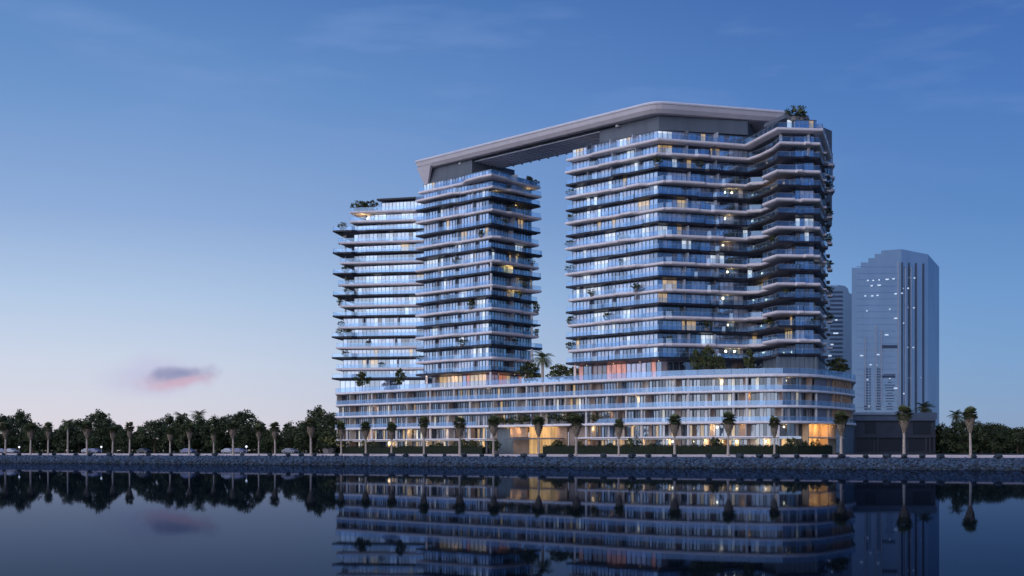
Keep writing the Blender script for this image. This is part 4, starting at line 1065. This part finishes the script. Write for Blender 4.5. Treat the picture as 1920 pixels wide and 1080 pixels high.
def low_building():
    s = 6.9; Y = F/s; X = lambda x: (x-960)/s; Z = lambda y: Zof(y, s)
    root = empty('low_building', (X(1676), Y, GZ), 'low dark grey building at street level below the blue glass tower', 'building')
    m = mat('dark_grey_wall', (.055, .065, .085), .7, .15, .4); m2 = mat('dark_opening', (.022, .028, .04), .5); m3 = mat('roof_parapet', (.11, .15, .20), .6, .1, .5)
    mb = MB(); mb.rings([lift([Vector((X(1590), Y)), Vector((X(1754), Y)), Vector((X(1754)*(Y+22)/Y, Y+22)), Vector((X(1590)*(Y+24)/Y, Y+24))], GZ), lift([Vector((X(1590), Y)), Vector((X(1754), Y)), Vector((X(1754)*(Y+22)/Y, Y+22)), Vector((X(1590)*(Y+24)/Y, Y+24))], Z(785))]); mb.build('wall', m, root)
    mb = MB(); mb.box((X(1672), Y+11, Z(780)), ((1756-1588)/s, 23, 1.9), 0); mb.build('parapet', m3, root)
    mb = MB(); mb.box((X(1640), Y-.5, Z(776)), (90/s, 1.2, .5), 0); mb.build('parapet_trim', MBL, root)
    for x0, x1, y0, y1 in ((1600, 1638, 822, 846), (1648, 1690, 822, 846), (1704, 1732, 822, 846), (1622, 1642, 784, 812), (1712, 1745, 790, 814), (1736, 1748, 822, 846)):
        mb = MB(); mb.box((X((x0+x1)/2), Y-.02, (Z(y0)+Z(y1))/2), ((x1-x0)/s, .3, Z(y0)-Z(y1)), 0); mb.build('window', m2, root)
    for y in (819, 787): mb = MB(); mb.box((X(1674), Y-.35, Z(y)), (158/s, .8, .5), 0); mb.build('floor_slab', m3 if y == 787 else m, root)
    for x in (1603, 1644, 1697, 1735, 1742, 1750): mb = MB(); mb.box((X(x), Y-.3, (Z(820)+GZ)/2), (.5, .5, Z(820)-GZ), 0); mb.build('pillar', m, root)
low_building()

# ------------------------------------------------------------------ cars, lamps, boulders
MTYRE = mat('tyre', (.02, .02, .02), .9); MCG = mat('car_glass', (.04, .05, .07), .1, spec=.8)
def car_meshes():
    prof = [(-2.1, .35), (2.1, .35), (2.15, .75), (1.9, .95), (1.1, 1.02), (.5, 1.42), (-.9, 1.46), (-1.7, 1.02), (-2.15, .95), (-2.2, .6)]
    mb = MB(); rs = []
    for y, k in ((-.86, .0), (-.8, .03), (.8, .03), (.86, 0)):
        rs.append([(x, y*(1 if z < 1.03 else .82), z) for x, z in prof])
    mb.rings(rs); body = mb
    g = MB()
    for sy in (-1, 1): g.face([(.95, sy*.86*.94, 1.04), (.45, sy*.86*.83, 1.36), (-.85, sy*.86*.83, 1.40), (-1.45, sy*.86*.94, 1.04)])
    wh = MB(); wh.tube([(0, -.1, 0), (0, .1, 0)], .33, 14)
    rim = MB(); rim.tube([(0, -.12, 0), (0, .12, 0)], .18, 10)
    return body, g, wh, rim
CB, CG_, CW_, CR_ = car_meshes()
CARC = {'white': (.38, .38, .42), 'grey': (.2, .21, .24), 'lilac blue': (.17, .18, .28), 'black': (.03, .03, .035)}
CM = {k: CB.mesh('body', [mat('paint_'+k.replace(' ', '_'), c, .3, spec=.6)]) for k, c in CARC.items()}
CGM = CG_.mesh('window', [MCG]); CWM = CW_.mesh('wheel', [MTYRE]); CRM = CR_.mesh('rim', [MFL])
wang = math.atan2(WU.y, WU.x)
for x, colr, lb in ((6, 'lilac blue', 'at the left edge'), (22, 'white', 'second from the left edge'), (166, 'white', 'left of the fourth palm'), (178, 'lilac blue', 'between the fourth and fifth palms'), (270, 'black', 'between the sixth and seventh palms'), (353, 'lilac blue', 'behind the eighth palm'), (430, 'white', 'left of the tenth palm'), (449, 'lilac blue', 'right of the tenth palm'), (544, 'grey', 'between the twelfth and thirteenth palms')):
    s = (6.6+4.4*x/1920)*.93; p = P(x, s)
    o = empty('parked_car', (p.x, p.y, GZ), '%s car parked on the promenade road %s' % (colr, lb), 'car', 'cars parked on the promenade road'); o.rotation_euler = (0, 0, wang)
    inst('body', CM[colr], o); inst('window', CGM, o)
    for wx in (-1.35, 1.35):
        for wy in (-.8, .8): w = inst('wheel', CWM, o, (wx, wy, .33)); inst('rim', CRM, w)
for x, e in ((36, 1), (190, 1), (462, 1)):
    s = (6.6+4.4*x/1920)*.95; p = P(x, s); o = empty('street_lamp', (p.x, p.y, GZ), 'short white globe lamp beside the promenade, %s' % {36: 'left of the second palm', 190: 'right of the fourth palm', 462: 'between the tenth and eleventh palms'}[x], 'street lamp', 'globe lamps on the promenade')
    mb = MB(); mb.tube([(p.x, p.y, GZ), (p.x, p.y, GZ+1.6)], .06, 8); mb.build('post', MFL, o)
    mb = MB(); mb.rings([[(p.x+r*math.cos(a*.628), p.y+r*math.sin(a*.628), GZ+1.85+zz) for a in range(10)] for r, zz in ((.05, -.28), (.2, -.2), (.28, 0), (.2, .2), (.05, .28))]); mb.build('globe', MLAMPW, o, smooth=True)
rnd = random.Random(21); bx = []
x = 8
while x < 1915:
    bx.append(x); x += rnd.choice((28, 38, 46, 52, 60, 34))*(.75+.5*x/1920)
ROCKS = []
for i in range(4):
    mb = MB(); rock_into(mb, (0, 0, 0), .62, rnd, 0, .8); ROCKS.append(mb.mesh('boulder', [MRK[1]]))
def near_words(x):
    i = min(range(len(palms)), key=lambda j: abs(palms[j][0]-x)); d = x-palms[i][0]
    return ('beneath' if abs(d) < 7 else 'left of' if d < 0 else 'right of'), ORD[i]
seen = {}
for n, x in enumerate(bx):
    s = (6.6+4.4*x/1920); p = P(x, s)+WN*.15
    o = bpy.data.objects.new('boulder', ROCKS[n % 4]); COL.objects.link(o); o.location = (p.x, p.y, HS+.12); o.rotation_euler = (0, 0, n*1.9); k = rnd.uniform(.8, 1.25); o.scale = (k*1.2, k, k)
    word = ORD[n] if n < len(ORD) else None
    side, pl = near_words(x)
    seen.setdefault((side, pl), []).append((abs(x), o))
for (side, pl), lst in seen.items():
    for j, (_, o) in enumerate(lst):
        extra = '' if len(lst) == 1 else ', %s rightwards' % ORD[j]
        tag(o, 'dark boulder %s the %s promenade palm%s' % (side, pl, extra), 'boulder', 'boulders along the promenade edge')
